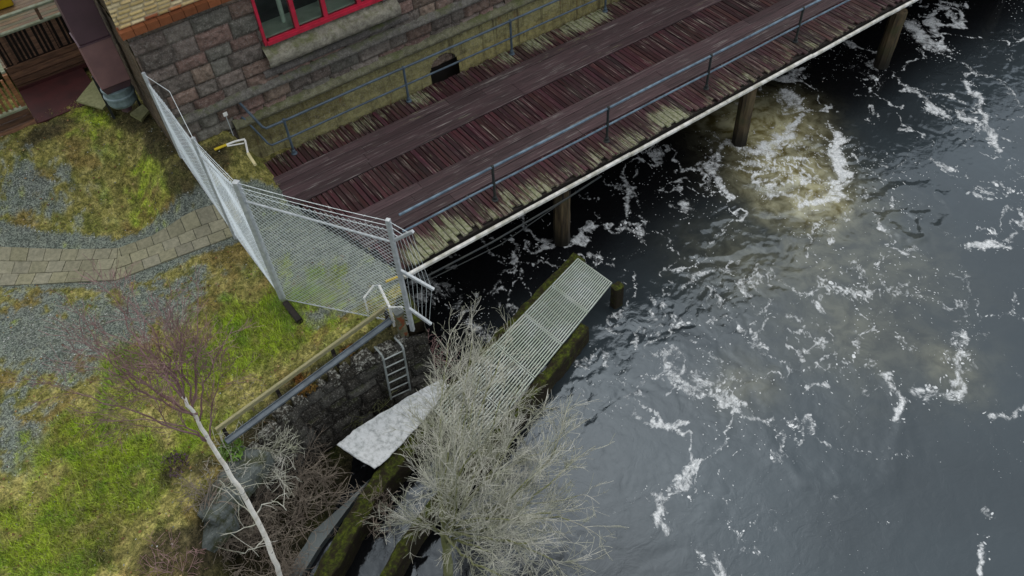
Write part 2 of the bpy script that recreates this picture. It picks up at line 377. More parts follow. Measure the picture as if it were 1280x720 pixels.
# ------------------------------------------------------------------ land
copz = -.22
COP = [onz(px, py, copz) for px, py in [(512,420),(462,444),(412,474),(372,503),(332,547),(290,592)]]
RAILA, RAILB = onz(487,381,.36), onz(270,538,.36)
edge = [(26, 15.0), (3.25, 15.0), (3.25, 12.9), (3.95, 10.35), (3.62, 9.15), (COP[0][0], COP[0][1]+.12)] + \
       [(p[0]-.02, p[1]+.10) for p in COP[1:]] + [(-1.05, 8.05), (-1.45, 7.45), (-1.75, 6.8), (-2.1, 5.6), (-2.3, 3.5), (-2.3, -4)]
landpoly = edge + [(-40, -4), (-40, 60), (26, 60)]
def land_raw(X, Y):
    X = np.asarray(X, float); Y = np.asarray(Y, float)
    dw = np.hypot(np.maximum(0, np.maximum(1.6-X, X-2.6)), np.maximum(0, 15.15-Y))
    mound = 1.0*sstep(1.5, .05, dw)*sstep(3.3, 2.75, X)
    lawn = 1.15*sstep(14.4, 17.6, Y-.35*np.minimum(0, X+.4)*-1*.6)*sstep(3.2, 2.2, X)
    return np.maximum(mound, lawn)
def onland(px, py):
    z = 0.
    for _ in range(40):
        p = onz(px, py, z); z = .6*z+.4*float(land_raw(p[0], p[1]))
    return onz(px, py, z)
PTH = [onland(-260, 318), onland(0, 321), onland(146, 330), onland(277, 279), onland(330, 262)]
st = .06
xs = np.arange(-14, 3.99, st); ys = np.arange(3.0, 30, st)
X, Y = np.meshgrid(xs, ys, indexing='ij')
ins = inside(X, Y, landpoly); dist = poly_dist(X, Y, edge); sd_ = np.where(ins, dist, -dist)
Z = land_raw(X, Y)
pd = poly_dist(X, Y, PTH); offpath = sstep(.46, .66, pd)
rough = (fbm(X*3.2, Y*3.2, 3, 5)-.5)
Z = Z + offpath*(rough*.13 + (fbm(X*.8, Y*.8, 9, 3)-.5)*.12) - (1-offpath)*.02
# ledge towards the coping of the quay, then the hidden drop behind the wall face
onledge = sstep(-.6, .1, X)
Z = Z - sstep(.42, .12, sd_)*.24*onledge*(Y < 9.7)
soft = sstep(-.9, -1.6, X)          # natural bank in the lower left
drop = np.where(sd_ < 0, np.minimum(1, -sd_/(.12+.9*soft)), 0)
Z = Z - drop*(2.6+Z)
Z = np.where(sd_ < 0, Z+soft*(fbm(X*2.5, Y*2.5, 21, 4)-.5)*.3, Z)
NV0 = onz(45,156,1.15)[1]; tmask = (X > -.5) & (X < 1.25) & (Y > NV0+.35+.35*(fbm(X*3, Y*0, 5, 3)-.5)*2); Z = np.where(tmask, np.minimum(Z, 1.02), Z)
PX, PY = project(np.stack([X, Y, Z], -1))
def blob(cx, cy, rx, ry, rot=0):
    c, s = math.cos(math.radians(rot)), math.sin(math.radians(rot))
    dx, dy = PX-cx, PY-cy; a = (dx*c+dy*s)/rx; b = (-dx*s+dy*c)/ry
    return np.exp(-(a*a+b*b))
n_big = fbm(X*.9, Y*.9, 31, 4); n_mid = fbm(X*3, Y*3, 41, 4); n_fin = fbm(X*9, Y*9, 51, 3)
def lerp(a, b, t): return a+(np.asarray(b)-a)*t[..., None]
C = np.zeros(X.shape+(3,)) + np.array([.185,.180,.064])
C = lerp(C, (.135,.15,.045), sstep(.42, .62, n_mid))
C = lerp(C, (.31,.285,.125), sstep(.52, .68, n_fin)*.65)
C = lerp(C, (.15,.105,.045), sstep(.55, .7, fbm(X*1.7, Y*1.7, 61, 4))*.6)
bm = np.maximum.reduce([blob(340,400,130,44,-32), blob(250,455,90,42,-30), .95*blob(125,610,85,75,-40), .75*blob(60,640,60,60), .8*blob(165,470,60,40,-40), .8*blob(40,700,70,50), .6*blob(110,150,70,32,10), .9*blob(80,560,60,40,-40), .8*blob(20,650,40,40), .9*blob(120,680,60,40), .7*blob(230,560,60,30,-40), .55*blob(200,230,70,50), .6*blob(150,650,50,50)])
bright = sstep(.25, .85, bm+(n_mid-.5)*1.2+(n_fin-.5)*.7)
C = lerp(C, (.225,.295,.036), bright*(.7+.45*sstep(.35,.6,n_fin)))
C = lerp(C, (.14,.23,.03), bright*sstep(.52, .66, fbm(X*2.3, Y*2.3, 71, 3))*.8)
soil_shade = np.maximum.reduce([blob(195,165,60,30,50), .9*blob(230,220,40,50,-20), blob(165,150,45,25,40), .9*blob(270,195,50,28,-20), blob(215,690,85,40,-15), .7*blob(150,690,60,40), blob(330,560,90,35,-40), .7*blob(240,590,60,35,-40), .9*blob(60,165,60,16,-25)])  # dark soil; the patch by the building corner also paints in shadow
C = lerp(C, (.042,.036,.024), sstep(.35, .75, soil_shade+(n_mid-.5)*.8)*.9)
C = lerp(C, (.10,.055,.05), sstep(.5, .7, blob(130,660,90,60,-30)*.6+(n_fin-.5)*1.2)*.5)
gm = np.maximum.reduce([1.15*sstep(.85, .55, pd), 1.05*blob(40,425,125,70), 1.0*blob(160,400,105,42,-25), .85*blob(20,540,60,65), .85*blob(190,365,80,22,-18), .78*blob(40,235,85,55), 1.0*blob(430,315,90,55,-15), .7*blob(240,350,50,25,-20)])
gm = np.maximum(gm, 1.1*((X > 1.95) & (Y < 13.2) & (Y > 10.0)))
grav = sstep(.36, .74, gm+(n_mid-.5)*.9+(n_fin-.5)*1.1)*(1-bright*.85)
C = lerp(C, (.108,.130,.124), grav*.88)
inn = ((X > 1.95) & (Y < 13.2)); C = np.where(inn[..., None], C*1.25, C)
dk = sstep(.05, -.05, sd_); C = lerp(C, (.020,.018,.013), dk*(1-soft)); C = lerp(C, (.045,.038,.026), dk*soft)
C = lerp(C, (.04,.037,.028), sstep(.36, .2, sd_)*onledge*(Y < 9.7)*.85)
C = C*(.75+.5*n_fin)[..., None]*1.36
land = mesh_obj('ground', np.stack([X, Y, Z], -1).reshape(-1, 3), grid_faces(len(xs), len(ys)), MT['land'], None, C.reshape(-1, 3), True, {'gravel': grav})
tag(land, 'mossy grass and gravel bank rising from the quay to the stone building', 'ground', kind='structure')
def land_z(x, y):
    i = np.clip(((np.asarray(x)-xs[0])/st), 0, len(xs)-1.001); j = np.clip((np.asarray(y)-ys[0])/st, 0, len(ys)-1.001)
    a = i.astype(int); b = j.astype(int); fa = i-a; fb = j-b
    return (Z[a, b]*(1-fa)+Z[a+1, b]*fa)*(1-fb)+(Z[a, b+1]*(1-fa)+Z[a+1, b+1]*fa)*fb

def onground(px, py, up=0.):
    z = 0.
    for _ in range(40):
        p = onz(px, py, z); z = .6*z+.4*(float(land_z(p[0], p[1]))+up)
    return onz(px, py, z)
# grass, moss stalks and dry litter
def blades(n, region, hmin, hmax, wid, colmul, weight, name, label, seed):
    r = np.random.default_rng(seed); bx = []; 
    x = r.uniform(region[0], region[1], n*6); y = r.uniform(region[2], region[3], n*6)
    i = ((x-xs[0])/st).astype(int); j = ((y-ys[0])/st).astype(int)
    ok = (r.random(len(x)) < weight[i, j]); x, y, i, j = x[ok][:n], y[ok][:n], i[ok][:n], j[ok][:n]
    m = len(x); z = land_z(x, y); h = r.uniform(hmin, hmax, m); a = r.uniform(0, 2*np.pi, m); ln = r.uniform(.2, 1.1, m)*h; b = r.uniform(0, 2*np.pi, m)
    w_ = wid*r.uniform(.6, 1.4, m)
    p0 = np.stack([x-np.cos(a)*w_, y-np.sin(a)*w_, z-.01], -1); p1 = np.stack([x+np.cos(a)*w_, y+np.sin(a)*w_, z-.01], -1)
    p2 = np.stack([x+np.cos(b)*ln, y+np.sin(b)*ln, z+h], -1)
    V = np.stack([p0, p1, p2], 1).reshape(-1, 3); c = C[i, j]*colmul*r.uniform(.55, 1.7, m)[:, None]
    dk_ = r.random(m) < .18; c[dk_] *= .3
    dry = r.random(m) < .15; c[dry] = np.array([.34,.31,.17])*r.uniform(.6, 1.2, dry.sum())[:, None]
    o = mesh_obj(name, V, np.arange(3*m).reshape(-1, 3), MT['blades'], None, np.repeat(c, 3, 0))
    return tag(o, label, 'grass', kind='stuff')
vegw = (1-grav*.9)*offpath*(sd_ > .02)*(1-.6*sstep(.35, .75, soil_shade))
blades(120000, (-9, 3.2, 5, 22), .015, .06, .006, 1.2, vegw*.8, 'moss', 'short moss and dry grass matting the bank', 1)
blades(45000, (-4, 3.4, 6, 13), .04, .13, .005, 1.15, vegw*bright, 'grass', 'bright green longer grass along the quay edge', 2)

def litter(name, label, cat, n, size, cols, weight, seed, flat):
    r = np.random.default_rng(seed); x = r.uniform(-9, 3.3, n*8); y = r.uniform(5.5, 20, n*8); i = ((x-xs[0])/st).astype(int); j = ((y-ys[0])/st).astype(int)
    ok = r.random(len(x)) < weight[i, j]; x, y = x[ok][:n], y[ok][:n]; m = len(x); z = land_z(x, y); V = []; Fc = []; cc = []
    for k in range(m):
        s_ = size*r.uniform(.5, 1.5); a = r.uniform(0, 6.28); c_ = np.array([x[k], y[k], z[k]+(.012 if flat else .2*s_)])
        e1 = np.array([math.cos(a), math.sin(a), r.uniform(-.35, .35)])*s_; e2 = np.array([-math.sin(a), math.cos(a), r.uniform(-.35, .35)])*s_*r.uniform(.5, .9); up_ = np.array([0, 0, s_*(.12 if flat else .6)])
        b = len(V); V += [c_-e1, c_+e2, c_+e1, c_-e2, c_+up_]; Fc += [(b, b+4, b+1), (b+1, b+4, b+2), (b+2, b+4, b+3), (b+3, b+4, b)]; cc += [np.array(cols[r.integers(len(cols))])*r.uniform(.6, 1.3)]*5
    tag(mesh_obj(name, V, np.array(Fc), MT['blades'], None, np.array(cc)), label, cat, kind='stuff')
litter('dead_leaves', 'dead brown leaves scattered over the bank', 'leaves', 2600, .022, [(.16,.085,.035),(.22,.14,.06),(.10,.055,.03),(.30,.22,.11)], vegw*.6+.15*offpath*(sd_ > .02), 21, True)
litter('pebbles', 'loose grey pebbles on the gravel', 'pebbles', 5200, .014, [(.26,.29,.28),(.16,.18,.18),(.38,.40,.38),(.09,.10,.10)], (grav*.9+.05)*(offpath*.9+.02)*(sd_ > .02), 22, False)

# paved path
def clip_half(poly, n, d):
    out = []
    for i in range(len(poly)):
        a, b = poly[i], poly[(i+1) % len(poly)]; da = a[0]*n[0]+a[1]*n[1]-d; db = b[0]*n[0]+b[1]*n[1]-d
        if da <= 0: out.append(a)
        if (da < 0 < db) or (db < 0 < da):
            k = da/(da-db); out.append((a[0]+(b[0]-a[0])*k, a[1]+(b[1]-a[1])*k))
    return out
mb = MB(); Rw, Lp, gap = .292, .33, .006
pts2 = [np.array(p[:2]) for p in PTH]; joint = pts2[2]
d1 = pts2[2]-pts2[0]; d1 = d1/np.linalg.norm(d1); d2 = pts2[4]-pts2[2]; d2 = d2/np.linalg.norm(d2)
mid = d1+d2; mid = mid/np.linalg.norm(mid)
for si, (o, d, s0, s1, sg) in enumerate([(joint, d1, -7.5, 1.2, 1), (joint, d2, -1.2, 2.45, -1)]):
    nrm = np.array([-d[1], d[0]])
    for row in range(3):
        s = s0+(row*.17 % .4)
        while s < s1:
            L = Lp+random.uniform(-.01, .01); t0 = (row-1.5)*Rw
            q = [(s+gap, t0+gap), (s+L-gap, t0+gap), (s+L-gap, t0+Rw-gap), (s+gap, t0+Rw-gap)]
            q = [tuple(o+d*a+nrm*b) for a, b in q]
            n = mid*sg; q = clip_half(q, n, float(n@joint)-.004)
            s += L
            if len(q) < 3: continue
            g = random.uniform(.86, 1.12); cc = (.225*g, .218*g, .158*g*random.uniform(.93, 1.07))
            tz = random.uniform(-.006, .006)
            k = len(q); vs = [(a, b, float(land_raw(a, b))+.012+tz) for a, b in q]+[(a, b, float(land_raw(a, b))-.06) for a, b in q]
            ar = sum(q[i][0]*q[(i+1) % k][1]-q[(i+1) % k][0]*q[i][1] for i in range(k))
            top = tuple(range(k)) if ar > 0 else tuple(range(k))[::-1]
            fs = [top]+[(i, k+i, k+(i+1) % k, (i+1) % k) for i in range(k)]
            mb.add(vs, fs, cc)
tag(mb.build('path', MT['paver']), 'paved path of square slabs crossing the gravel to the fence', 'path', kind='structure')

# ------------------------------------------------------------------ water
ws = .042
wx = np.arange(-3.5, 25, ws); wy = np.arange(-1.5, 15.1, ws)
WX, WY = np.meshgrid(wx, wy, indexing='ij')
def wpts(pp): return [onz(a, b, WZ)[:2] for a, b in pp]
jx = (fbm(WX*1.2, WY*1.2, 101, 5, .6)-.5)*.95; jy = (fbm(WX*1.2+9, WY*1.2-5, 111, 5, .6)-.5)*.95; fmod = .55+.75*fbm(WX*2.2, WY*2.2, 121, 3)
JX, JY = WX+jx, WY+jy
foam = np.zeros(WX.shape); drift = np.zeros(WX.shape); brown = np.zeros(WX.shape)
FO = [  # polyline in the photograph, half width in metres, strength
 ([(975,112),(1000,140),(985,170),(950,190),(905,182),(885,200),(890,228),(905,245)], .16, .75),
 ([(1040,165),(1047,200),(1058,230),(1035,252),(1002,262)], .17, .95),
 ([(930,205),(980,215),(1040,238),(1062,245)], .12, .7), ([(960,240),(990,255),(1030,255)], .12, .65),
 ([(880,180),(872,210),(880,235)], .12, .6), ([(1000,180),(1010,205),(1000,230)], .08, .45),
 ([(1130,28),(1150,45),(1172,60)], .30, .85), ([(1160,20),(1175,45)], .16, .7), ([(1070,85),(1090,95)], .2, .5), ([(1145,110),(1165,125),(1180,140)], .12, .7),
 ([(1200,100),(1215,120),(1240,160),(1245,185)], .12, .75), ([(1200,140),(1222,152),(1240,165)], .16, .7), ([(1260,200),(1275,225)], .12, .6), ([(1205,95),(1235,100),(1270,130)], .08, .5),
 ([(780,240),(784,262),(778,285),(800,295),(806,308)], .09, .7), ([(790,290),(805,298)], .12, .6), ([(840,250),(858,262)], .12, .6), ([(795,190),(800,215),(790,235)], .06, .5),
 ([(845,360),(865,350),(870,345),(925,345)], .10, .6), ([(860,355),(875,345)], .15, .7), ([(985,345),(995,360),(1010,370),(1020,365)], .09, .65),
 ([(980,400),(1005,395),(1030,410)], .08, .4), ([(1110,310),(1130,312),(1150,305)], .10, .6), ([(1215,310),(1240,302)], .16, .8), ([(1180,330),(1200,345),(1210,370)], .07, .5),
 ([(1140,345),(1120,380),(1100,400)], .07, .45), ([(1185,290),(1195,300)], .1, .5), ([(1205,330),(1195,400),(1200,440)], .07, .55),
 ([(1195,405),(1205,430),(1192,470),(1180,488),(1140,492)], .13, .75), ([(1140,492),(1165,497)], .14, .7),
 ([(843,440),(843,468),(870,488),(905,505),(935,508)], .10, .75), ([(850,465),(880,480)], .16, .7), ([(870,440),(885,450),(895,480)], .10, .5), ([(940,440),(955,438)], .07, .5),
 ([(1068,410),(1078,430),(1090,445)], .07, .6), ([(1102,470),(1110,492),(1122,505),(1115,530)], .14, .8), ([(825,425),(800,425)], .06, .3),
 ([(1235,510),(1260,503),(1280,495)], .10, .6), ([(755,485),(775,500),(800,515),(845,540)], .10, .45),
 ([(820,608),(822,630),(828,660)], .10, .75), ([(870,690),(885,700)], .12, .7), ([(905,700),(915,720)], .16, .75), ([(1225,672),(1235,695),(1240,712)], .09, .75), ([(1228,632),(1235,640)], .08, .6),
 ([(855,585),(862,595)], .08, .6), ([(940,680),(955,684)], .07, .6),
 ([(520,345),(545,360),(525,375)], .3, .62), ([(570,375),(590,395),(605,415)], .22, .62), ([(640,320),(655,318)], .2, .4), ([(625,355),(650,370)], .2, .3),
 ([(735,322),(750,332)], .14, .6), ([(765,388),(778,395)], .12, .6), ([(815,420),(822,428)], .1, .4), ([(800,320),(770,330)], .07, .4),
 ([(560,420),(600,440)], .25, .35)]
for pp, hw, s in FO:
    p = wpts(pp); d = poly_dist(JX, JY, p); foam = np.maximum(foam, s*np.exp(-(d/(hw*1.25))**2)*fmod); drift = np.maximum(drift, .75*s*np.exp(-(d/(hw*2.6))**2))
# curling strands round the boil
bc = onz(975, 205, WZ); dx, dy = WX-bc[0], WY-bc[1]; rr_ = np.hypot(dx, dy)
ang = np.arctan2(dy, dx)+1.1*np.log(rr_+.3)
sw = fbm(np.cos(ang)*2.2+rr_*.9+jx*2, np.sin(ang)*2.2+rr_*.9+jy*2, 131, 5)
rid = 1-np.abs(2*sw-1)
foam = np.maximum(foam, .86*sstep(.78, .98, rid)*np.exp(-(rr_/1.75)**2)); brown_edge = np.exp(-((rr_)/1.5)**2)
sw2 = fbm(np.cos(ang*1.0)*4+rr_*1.6+jx*3, np.sin(ang)*4+rr_*1.6+jy*3, 137, 4); foam = np.maximum(foam, .70*sstep(.82, .98, 1-np.abs(2*sw2-1))*np.exp(-(rr_/1.55)**2))
drift = np.maximum(drift, .42*np.exp(-(rr_/1.8)**2))
J2X = JX+.9*(fbm(JX*.9, JY*.9, 125, 3)-.5); J2Y = JY+.9*(fbm(JX*.9+7, JY*.9, 127, 3)-.5); ed = fbm(J2X*.55, J2Y*.55, 141, 4); ridl = sstep(.935, .995, 1-np.abs(2*ed-1))
zone = sstep(3.5, 6.5, WX)*(.35+.65*sstep(1.0, 5.0, WY))
foam = np.maximum(foam, ridl*zone*.72*(.55+.7*fbm(WX*.6, WY*.6, 147, 3)))
ed2 = fbm(JX*1.1+3, JY*1.1, 143, 5); foam = np.maximum(foam, 0.62*zone*sstep(.93, .995, 1-np.abs(2*ed2-1))*sstep(.42, .6, fbm(WX*.5, WY*.5, 145, 3)))
drift = np.maximum(drift, zone*(.48*sstep(.40, .62, fbm(WX*.8, WY*.8, 151, 4))*.75+.5*ridl)+.02)
drift = np.maximum(drift, .26*sstep(.52, .66, fbm(WX*.7+4, WY*.7, 161, 4))*sstep(2, 4, WX))
for (a, b, r, s) in [(955,160,1.15,1.0),(985,215,1.2,.7),(1015,250,1.1,.75),(1050,270,1.3,.22),(940,330,1.3,.14),(1060,400,1.6,.12),(1180,450,.7,.22),(1090,330,1.6,.12),(925,480,.6,.18),(1010,320,1.2,.2),(970,140,.8,.6)]:
    p = onz(a, b, WZ); brown = np.maximum(brown, s*np.exp(-(((JX-p[0])**2+(JY-p[1])**2)/r**2)))
brown = np.clip(brown*(.75+.7*fbm(JX*2, JY*2, 171, 4)), 0, 1)
murk_shade = np.clip(.45+.55*fbm(WX*.5, WY*.5, 181, 3), 0, 1)*sstep(10.4, 7.6, WY+.6*(fbm(WX*.6,WY*.6,183,3)-.5))*sstep(3.5, 6.5, WX)*.95+.03  # murk fades out near the pier, painting its shade and dark reflection into the colour
calm = .12+.32*sstep(4.5, 8.5, WY)*sstep(14.5,12,WX*.0+WX)*1.0+.15
wav = ((fbm(JX*1.1, JY*1.1, 191, 4)-.5)*.10+(fbm(JX*3.4, JY*3.4, 201, 3)-.5)*.032)*calm
wav = wav+.035*np.sin(ang*3+rr_*4)*np.exp(-((rr_-1.1)/.9)**2)
rl2 = fbm(JX*.75+2, JY*.75, 211, 4); wav = wav-.012*sstep(.93, 1., 1-np.abs(2*rl2-1))*sstep(10.5, 9, WY)*sstep(3, 7, WY)-.009*sstep(.93, 1., 1-np.abs(2*fbm(JX*1.5, JY*1.5, 213, 4)-1))*sstep(4, 8, WY)
for a, b, r in [(1065,190,.35),(1140,275,.5),(900,300,.7),(1030,520,1.5),(1150,260,.9)]:
    p = onz(a, b, WZ); q = np.hypot(JX-p[0], JY-p[1]); wav = wav+.02*np.cos(q*14/r*.5)*np.exp(-((q-r)/.25)**2)-.035*np.exp(-(q/(r*.6))**2)
WV = np.stack([WX, WY, WZ+wav*.55], -1).reshape(-1, 3); WF = grid_faces(len(wx), len(wy))
# far reaches of the river as a coarse rim of the same sheet
n0 = len(WV); x0, x1, y0, y1 = wx[0], wx[-1], wy[0], wy[-1]
rim = np.array([(x0,y0,WZ-.03),(x1,y0,WZ-.03),(x1,y1,WZ-.03),(x0,y1,WZ-.03),(-60,-120,WZ-.03),(300,-120,WZ-.03),(300,y1,WZ-.03),(-60,y1,WZ-.03)])
WV = np.vstack([WV, rim]); WF = np.vstack([WF, np.array([(4,5,1,0),(5,6,2,1),(7,4,0,3)])+n0])
z8 = np.zeros(8)
water = mesh_obj('river_water', WV, WF, MT['water'], None, None, True,
    {'foam': np.r_[foam.ravel(), z8], 'drift': np.r_[drift.ravel(), z8], 'brown': np.r_[brown.ravel(), z8], 'murk_shade': np.r_[murk_shade.ravel(), z8+.6]})
tag(water, 'dark swirling river water streaked with white foam', 'water', kind='structure')

# ------------------------------------------------------------------ masonry fields
def block_field(name, mapf, L, Hh, rows, lens, mat, parent, pal, res=.025, bulge=.05, jw=.012, rough=.03, seed=0, hole=None, jointcol=(.05,.046,.04), s0=0, t0=0, tilt=.0, smooth=False):
    r = np.random.default_rng(seed)
    s = np.arange(s0, L+res*.5, res); tt = np.arange(t0, Hh+res*.5, res)
    S, T = np.meshgrid(s, tt, indexing='ij'); D = np.zeros(S.shape); Cc = np.zeros(S.shape+(3,))+np.array(jointcol)
    t = t0; ri = 0
    while t < Hh:
        rh = rows[ri % len(rows)] if hasattr(rows, '__len__') else rows; ri += 1
        x = s0-r.uniform(0, lens[1])
        ja = np.searchsorted(tt, t); jb = np.searchsorted(tt, t+rh)
        while x < L:
            w_ = r.uniform(*lens); ia = np.searchsorted(s, x); ib = np.searchsorted(s, x+w_)
            if ib > ia and jb > ja:
                sl = (slice(ia, ib), slice(ja, jb)); a = np.minimum(S[sl]-x, x+w_-S[sl])-jw/2; b = np.minimum(T[sl]-t, t+rh-T[sl])-jw/2
                e = np.minimum(a, b); k = sstep(0, min(.06, rh*.3), e); off = r.uniform(-.3, .5)*bulge
                D[sl] = k*(bulge+off+tilt*r.uniform(-1, 1)*(S[sl]-x-w_/2))
                c = np.array(pal[r.integers(len(pal))])*r.uniform(.75, 1.25)
                m = sstep(-.002, .008, e)[..., None]; Cc[sl] = Cc[sl]*(1-m)+c*m
            x += w_
        t += rh
    D = D+(fbm(S*7+seed, T*7, seed+5, 5)-.5)*rough*2*np.minimum(1, D/max(bulge, 1e-4)*.9+.1)
    P = mapf(S, T, D); mask = None
    if hole is not None:
        cs = .5*(S[:-1, :-1]+S[1:, 1:]); ct = .5*(T[:-1, :-1]+T[1:, 1:]); mask = ~hole(cs, ct)
    return mesh_obj(name, P.reshape(-1, 3), grid_faces(len(s), len(tt), mask), mat, parent, Cc.reshape(-1, 3), smooth)
def profile_run(name, u0, u1, prof, mat, parent, colr, res=.06, amp=.02, seed=0):
    # a moulding: profile points (y, z) extruded along x with worn edges
    us = np.arange(u0, u1+res*.5, res); pp = []
    for a, b in zip(prof[:-1], prof[1:]):
        n = max(1, int(math.hypot(b[0]-a[0], b[1]-a[1])/res)); pp += [(a[0]+(b[0]-a[0])*k/n, a[1]+(b[1]-a[1])*k/n) for k in range(n)]
    pp.append(prof[-1]); pp = np.array(pp)
    U_ = np.repeat(us[:, None], len(pp), 1); s = np.r_[0, np.cumsum(np.hypot(*np.diff(pp, axis=0).T))][None, :]+0*U_
    d = (fbm(U_*6, s*6, seed, 5)-.5)*2*amp; d[:, 0] = 0; d[:, -1] = 0
    Yy = pp[None, :, 0]-d; Zz = pp[None, :, 1]+d*.8
    c = np.array(colr)[None, None, :]*(.7+.6*fbm(U_*2, s*3, seed+3, 4))[..., None]
    return mesh_obj(name, np.stack([U_, Yy, Zz], -1).reshape(-1, 3), grid_faces(len(us), len(pp))[:, ::-1], mat, parent, c.reshape(-1, 3))

B = empty('stone_building', (1.7, 15.2, 0), 'rusticated grey stone building with yellow brick above and a red window frame', 'building')
UE = 62.
stone_pal = [(.165,.150,.142),(.150,.148,.140),(.185,.145,.128),(.135,.125,.120),(.195,.165,.140),(.14,.15,.14),(.17,.125,.115),(.11,.105,.10)]
WIN = (4.10, 6.95, 2.52, 4.6)
hole = lambda s, t: (s > WIN[0]) & (s < WIN[1]) & (t > WIN[2]) & (t < WIN[3])
fm = lambda S, T, D: np.stack([S, 15.16-D, T], -1)
block_field('stone_wall', fm, 10.0, 3.72, [.30,.36,.27,.38,.33], (.35,.85), MT['stone'], B, stone_pal, .02, .05, .013, .05, 4, hole, s0=1.7, t0=.3, tilt=.03)
block_field('stone_wall', fm, 27, 9.5, [.36,.33,.40], (.4,.9), MT['stone'], B, stone_pal, .07, .05, .02, .03, 8, s0=10.0, t0=.3)
yel = [(.60,.47,.22),(.66,.54,.28),(.55,.43,.19),(.70,.60,.36),(.62,.49,.24),(.52,.39,.17),(.40,.17,.07),(.30,.10,.045)]
yel = yel[:6]*2+yel[6:]
block_field('brick_wall', fm, 10.0, 9.5, .082, (.20,.27), MT['brick'], B, yel, .0137*1.5, .035, .012, .004, 5, (lambda s, t: (s > WIN[0]) & (s < WIN[1]) & (t < WIN[3])), (.50,.43,.29), s0=1.62, t0=3.86)
def course(u, ue):
    mb = MB()
    while u < ue:
        g = random.uniform(.7, 1.2); mb.box((u, 15.02, 3.72), (min(u+.23, ue), 15.3, 3.855), (.24*g, .085*g, .035*g)); u += .24
    mb.build('brick_course', MT['brick'], B)
course(1.62, 4.08); course(6.97, 10)

block_field('stone_wall', fm, UE, 12.5, [.5], (.7,1.2), MT['stone'], B, stone_pal, .25, .05, .02, .03, 9, s0=27, t0=.3)  # unseen far wall, extended for its dark reflection in the river
block_field('stone_wall', fm, 27, 12.5, [.5], (.7,1.2), MT['stone'], B, stone_pal, .25, .05, .02, .03, 10, s0=1.7, t0=9.5)  # unseen upper wall, raised for that same reflection
# left gable face, seen almost edge-on
gm_ = lambda S, T, D: np.stack([1.7-D*.6+0*S, S, T], -1)
block_field('side_wall', gm_, 24, 3.75, [.33,.36,.30], (.35,.8), MT['stone'], B, [(.11,.095,.065),(.09,.08,.06),(.12,.10,.07)], .05, .03, .015, .02, 14, s0=15.14, t0=.6)
block_field('side_wall', gm_, 24, 12.5, .09, (.2,.27), MT['brick'], B, [(.19,.15,.085),(.16,.125,.07),(.13,.10,.06)], .045, .02, .01, .006, 15, s0=15.14, t0=3.75)
MB().box((1.75, 15.35, 12.5), (UE, 24, 12.6)).build('roof', MT['roof'], B)
MB().box((UE-.1, 15.2, -2.5), (UE, 24, 12.5)).box((1.75, 23.9, -.5), (UE-.1, 24, 12.5)).build('back_wall', MT['render'], B)
# mouldings
lg = (.17,.165,.145)
profile_run('string_course', 1.66, 30, [(15.12,1.76),(15.05,1.74),(14.985,1.66),(14.985,1.60),(15.1,1.54)], MT['mossy_stone'], B, lg, amp=.022, seed=3)
profile_run('string_course', 3.9, 7.4, [(15.12,1.98),(15.04,1.95),(15.03,1.86),(15.1,1.80)], MT['mossy_stone'], B, (.15,.14,.13), amp=.02, seed=13)
profile_run('window_sill', 4.03, 7.12, [(15.22,2.50),(15.16,2.49),(14.90,2.33),(14.885,2.20),(14.90,2.12),(15.1,2.08)], MT['mossy_stone'], B, (.30,.29,.23), amp=.024, seed=7)
AR = (7.72, 8.5)
def arch(s, t): return (s > AR[0]) & (s < AR[1]) & (t < .22+np.sqrt(np.maximum(0, .16-(s-8.11)**2)))& (t > -.4)
pm = lambda S, T, D: np.stack([S, 15.0+.05*np.clip(T, 0, 1)-D+.02, T], -1)
block_field('plinth', pm, 13, 1.06, [3.0], (2.4,3.6), MT['plinth'], B, [(.21,.19,.115),(.19,.18,.12),(.175,.16,.10)], .035, .0, .01, .022, 24, arch, (.20,.18,.11), s0=2.95, t0=-2.6)
block_field('plinth', pm, UE, 1.06, [3.0], (2.4,3.6), MT['plinth'], B, [(.21,.19,.115),(.19,.18,.12)], .15, .0, .01, .02, 25, None, (.20,.18,.11), s0=13, t0=-2.6)
profile_run('plinth_cap', 2.95, 30, [(15.14,1.17),(15.06,1.15),(14.975,1.08),(14.985,1.0),(15.06,.97)], MT['mossy_stone'], B, (.20,.20,.125), amp=.024, seed=11)
MB().box((7.5, 15.35, -.6), (8.7, 15.9, .9)).build('arch_shade_box', MT['dark_timber'], B)  # dark box behind the arch opening, standing in for the shade inside
# window
W = MB(); zt = WIN[3]; yf = 15.06
wf = MB()
wf.box((4.10,yf,2.53),(4.16,15.2,zt)); wf.box((6.89,yf,2.53),(6.95,15.2,zt)); wf.box((4.16,yf-.03,2.53),(6.89,15.2,2.60)); wf.box((4.16,yf,zt-.07),(6.89,15.2,zt))
mull = [4.86, 5.52, 6.30]
for m in mull: wf.box((m-.045,yf+.005,2.60),(m+.045,15.19,zt-.07))
wfo = wf.build('window', MT['red_paint'], B)
ib = MB(); xs_ = [4.16]+mull+[6.89]
for a, b in zip(xs_[:-1], xs_[1:]):
    a_, b_ = a+(.045 if a in mull else 0), b-(.045 if b in mull else 0)
    ib.box((a_, 15.11, 2.60), (b_, 15.118, zt-.07))
ib.build('pane', MT['glass'], wfo)
ri = MB()
for a, b in zip(xs_[:-1], xs_[1:]): ri.box((a+.05, yf+.012, 2.602),(b-.05, yf+.045, 2.635))
ri.build('glazing_bar', MT['red_paint'], wfo)
MB().box((4.0,15.21,2.50),(7.05,15.75,2.63)).build('inner_sill', MT['pale_green'], B)
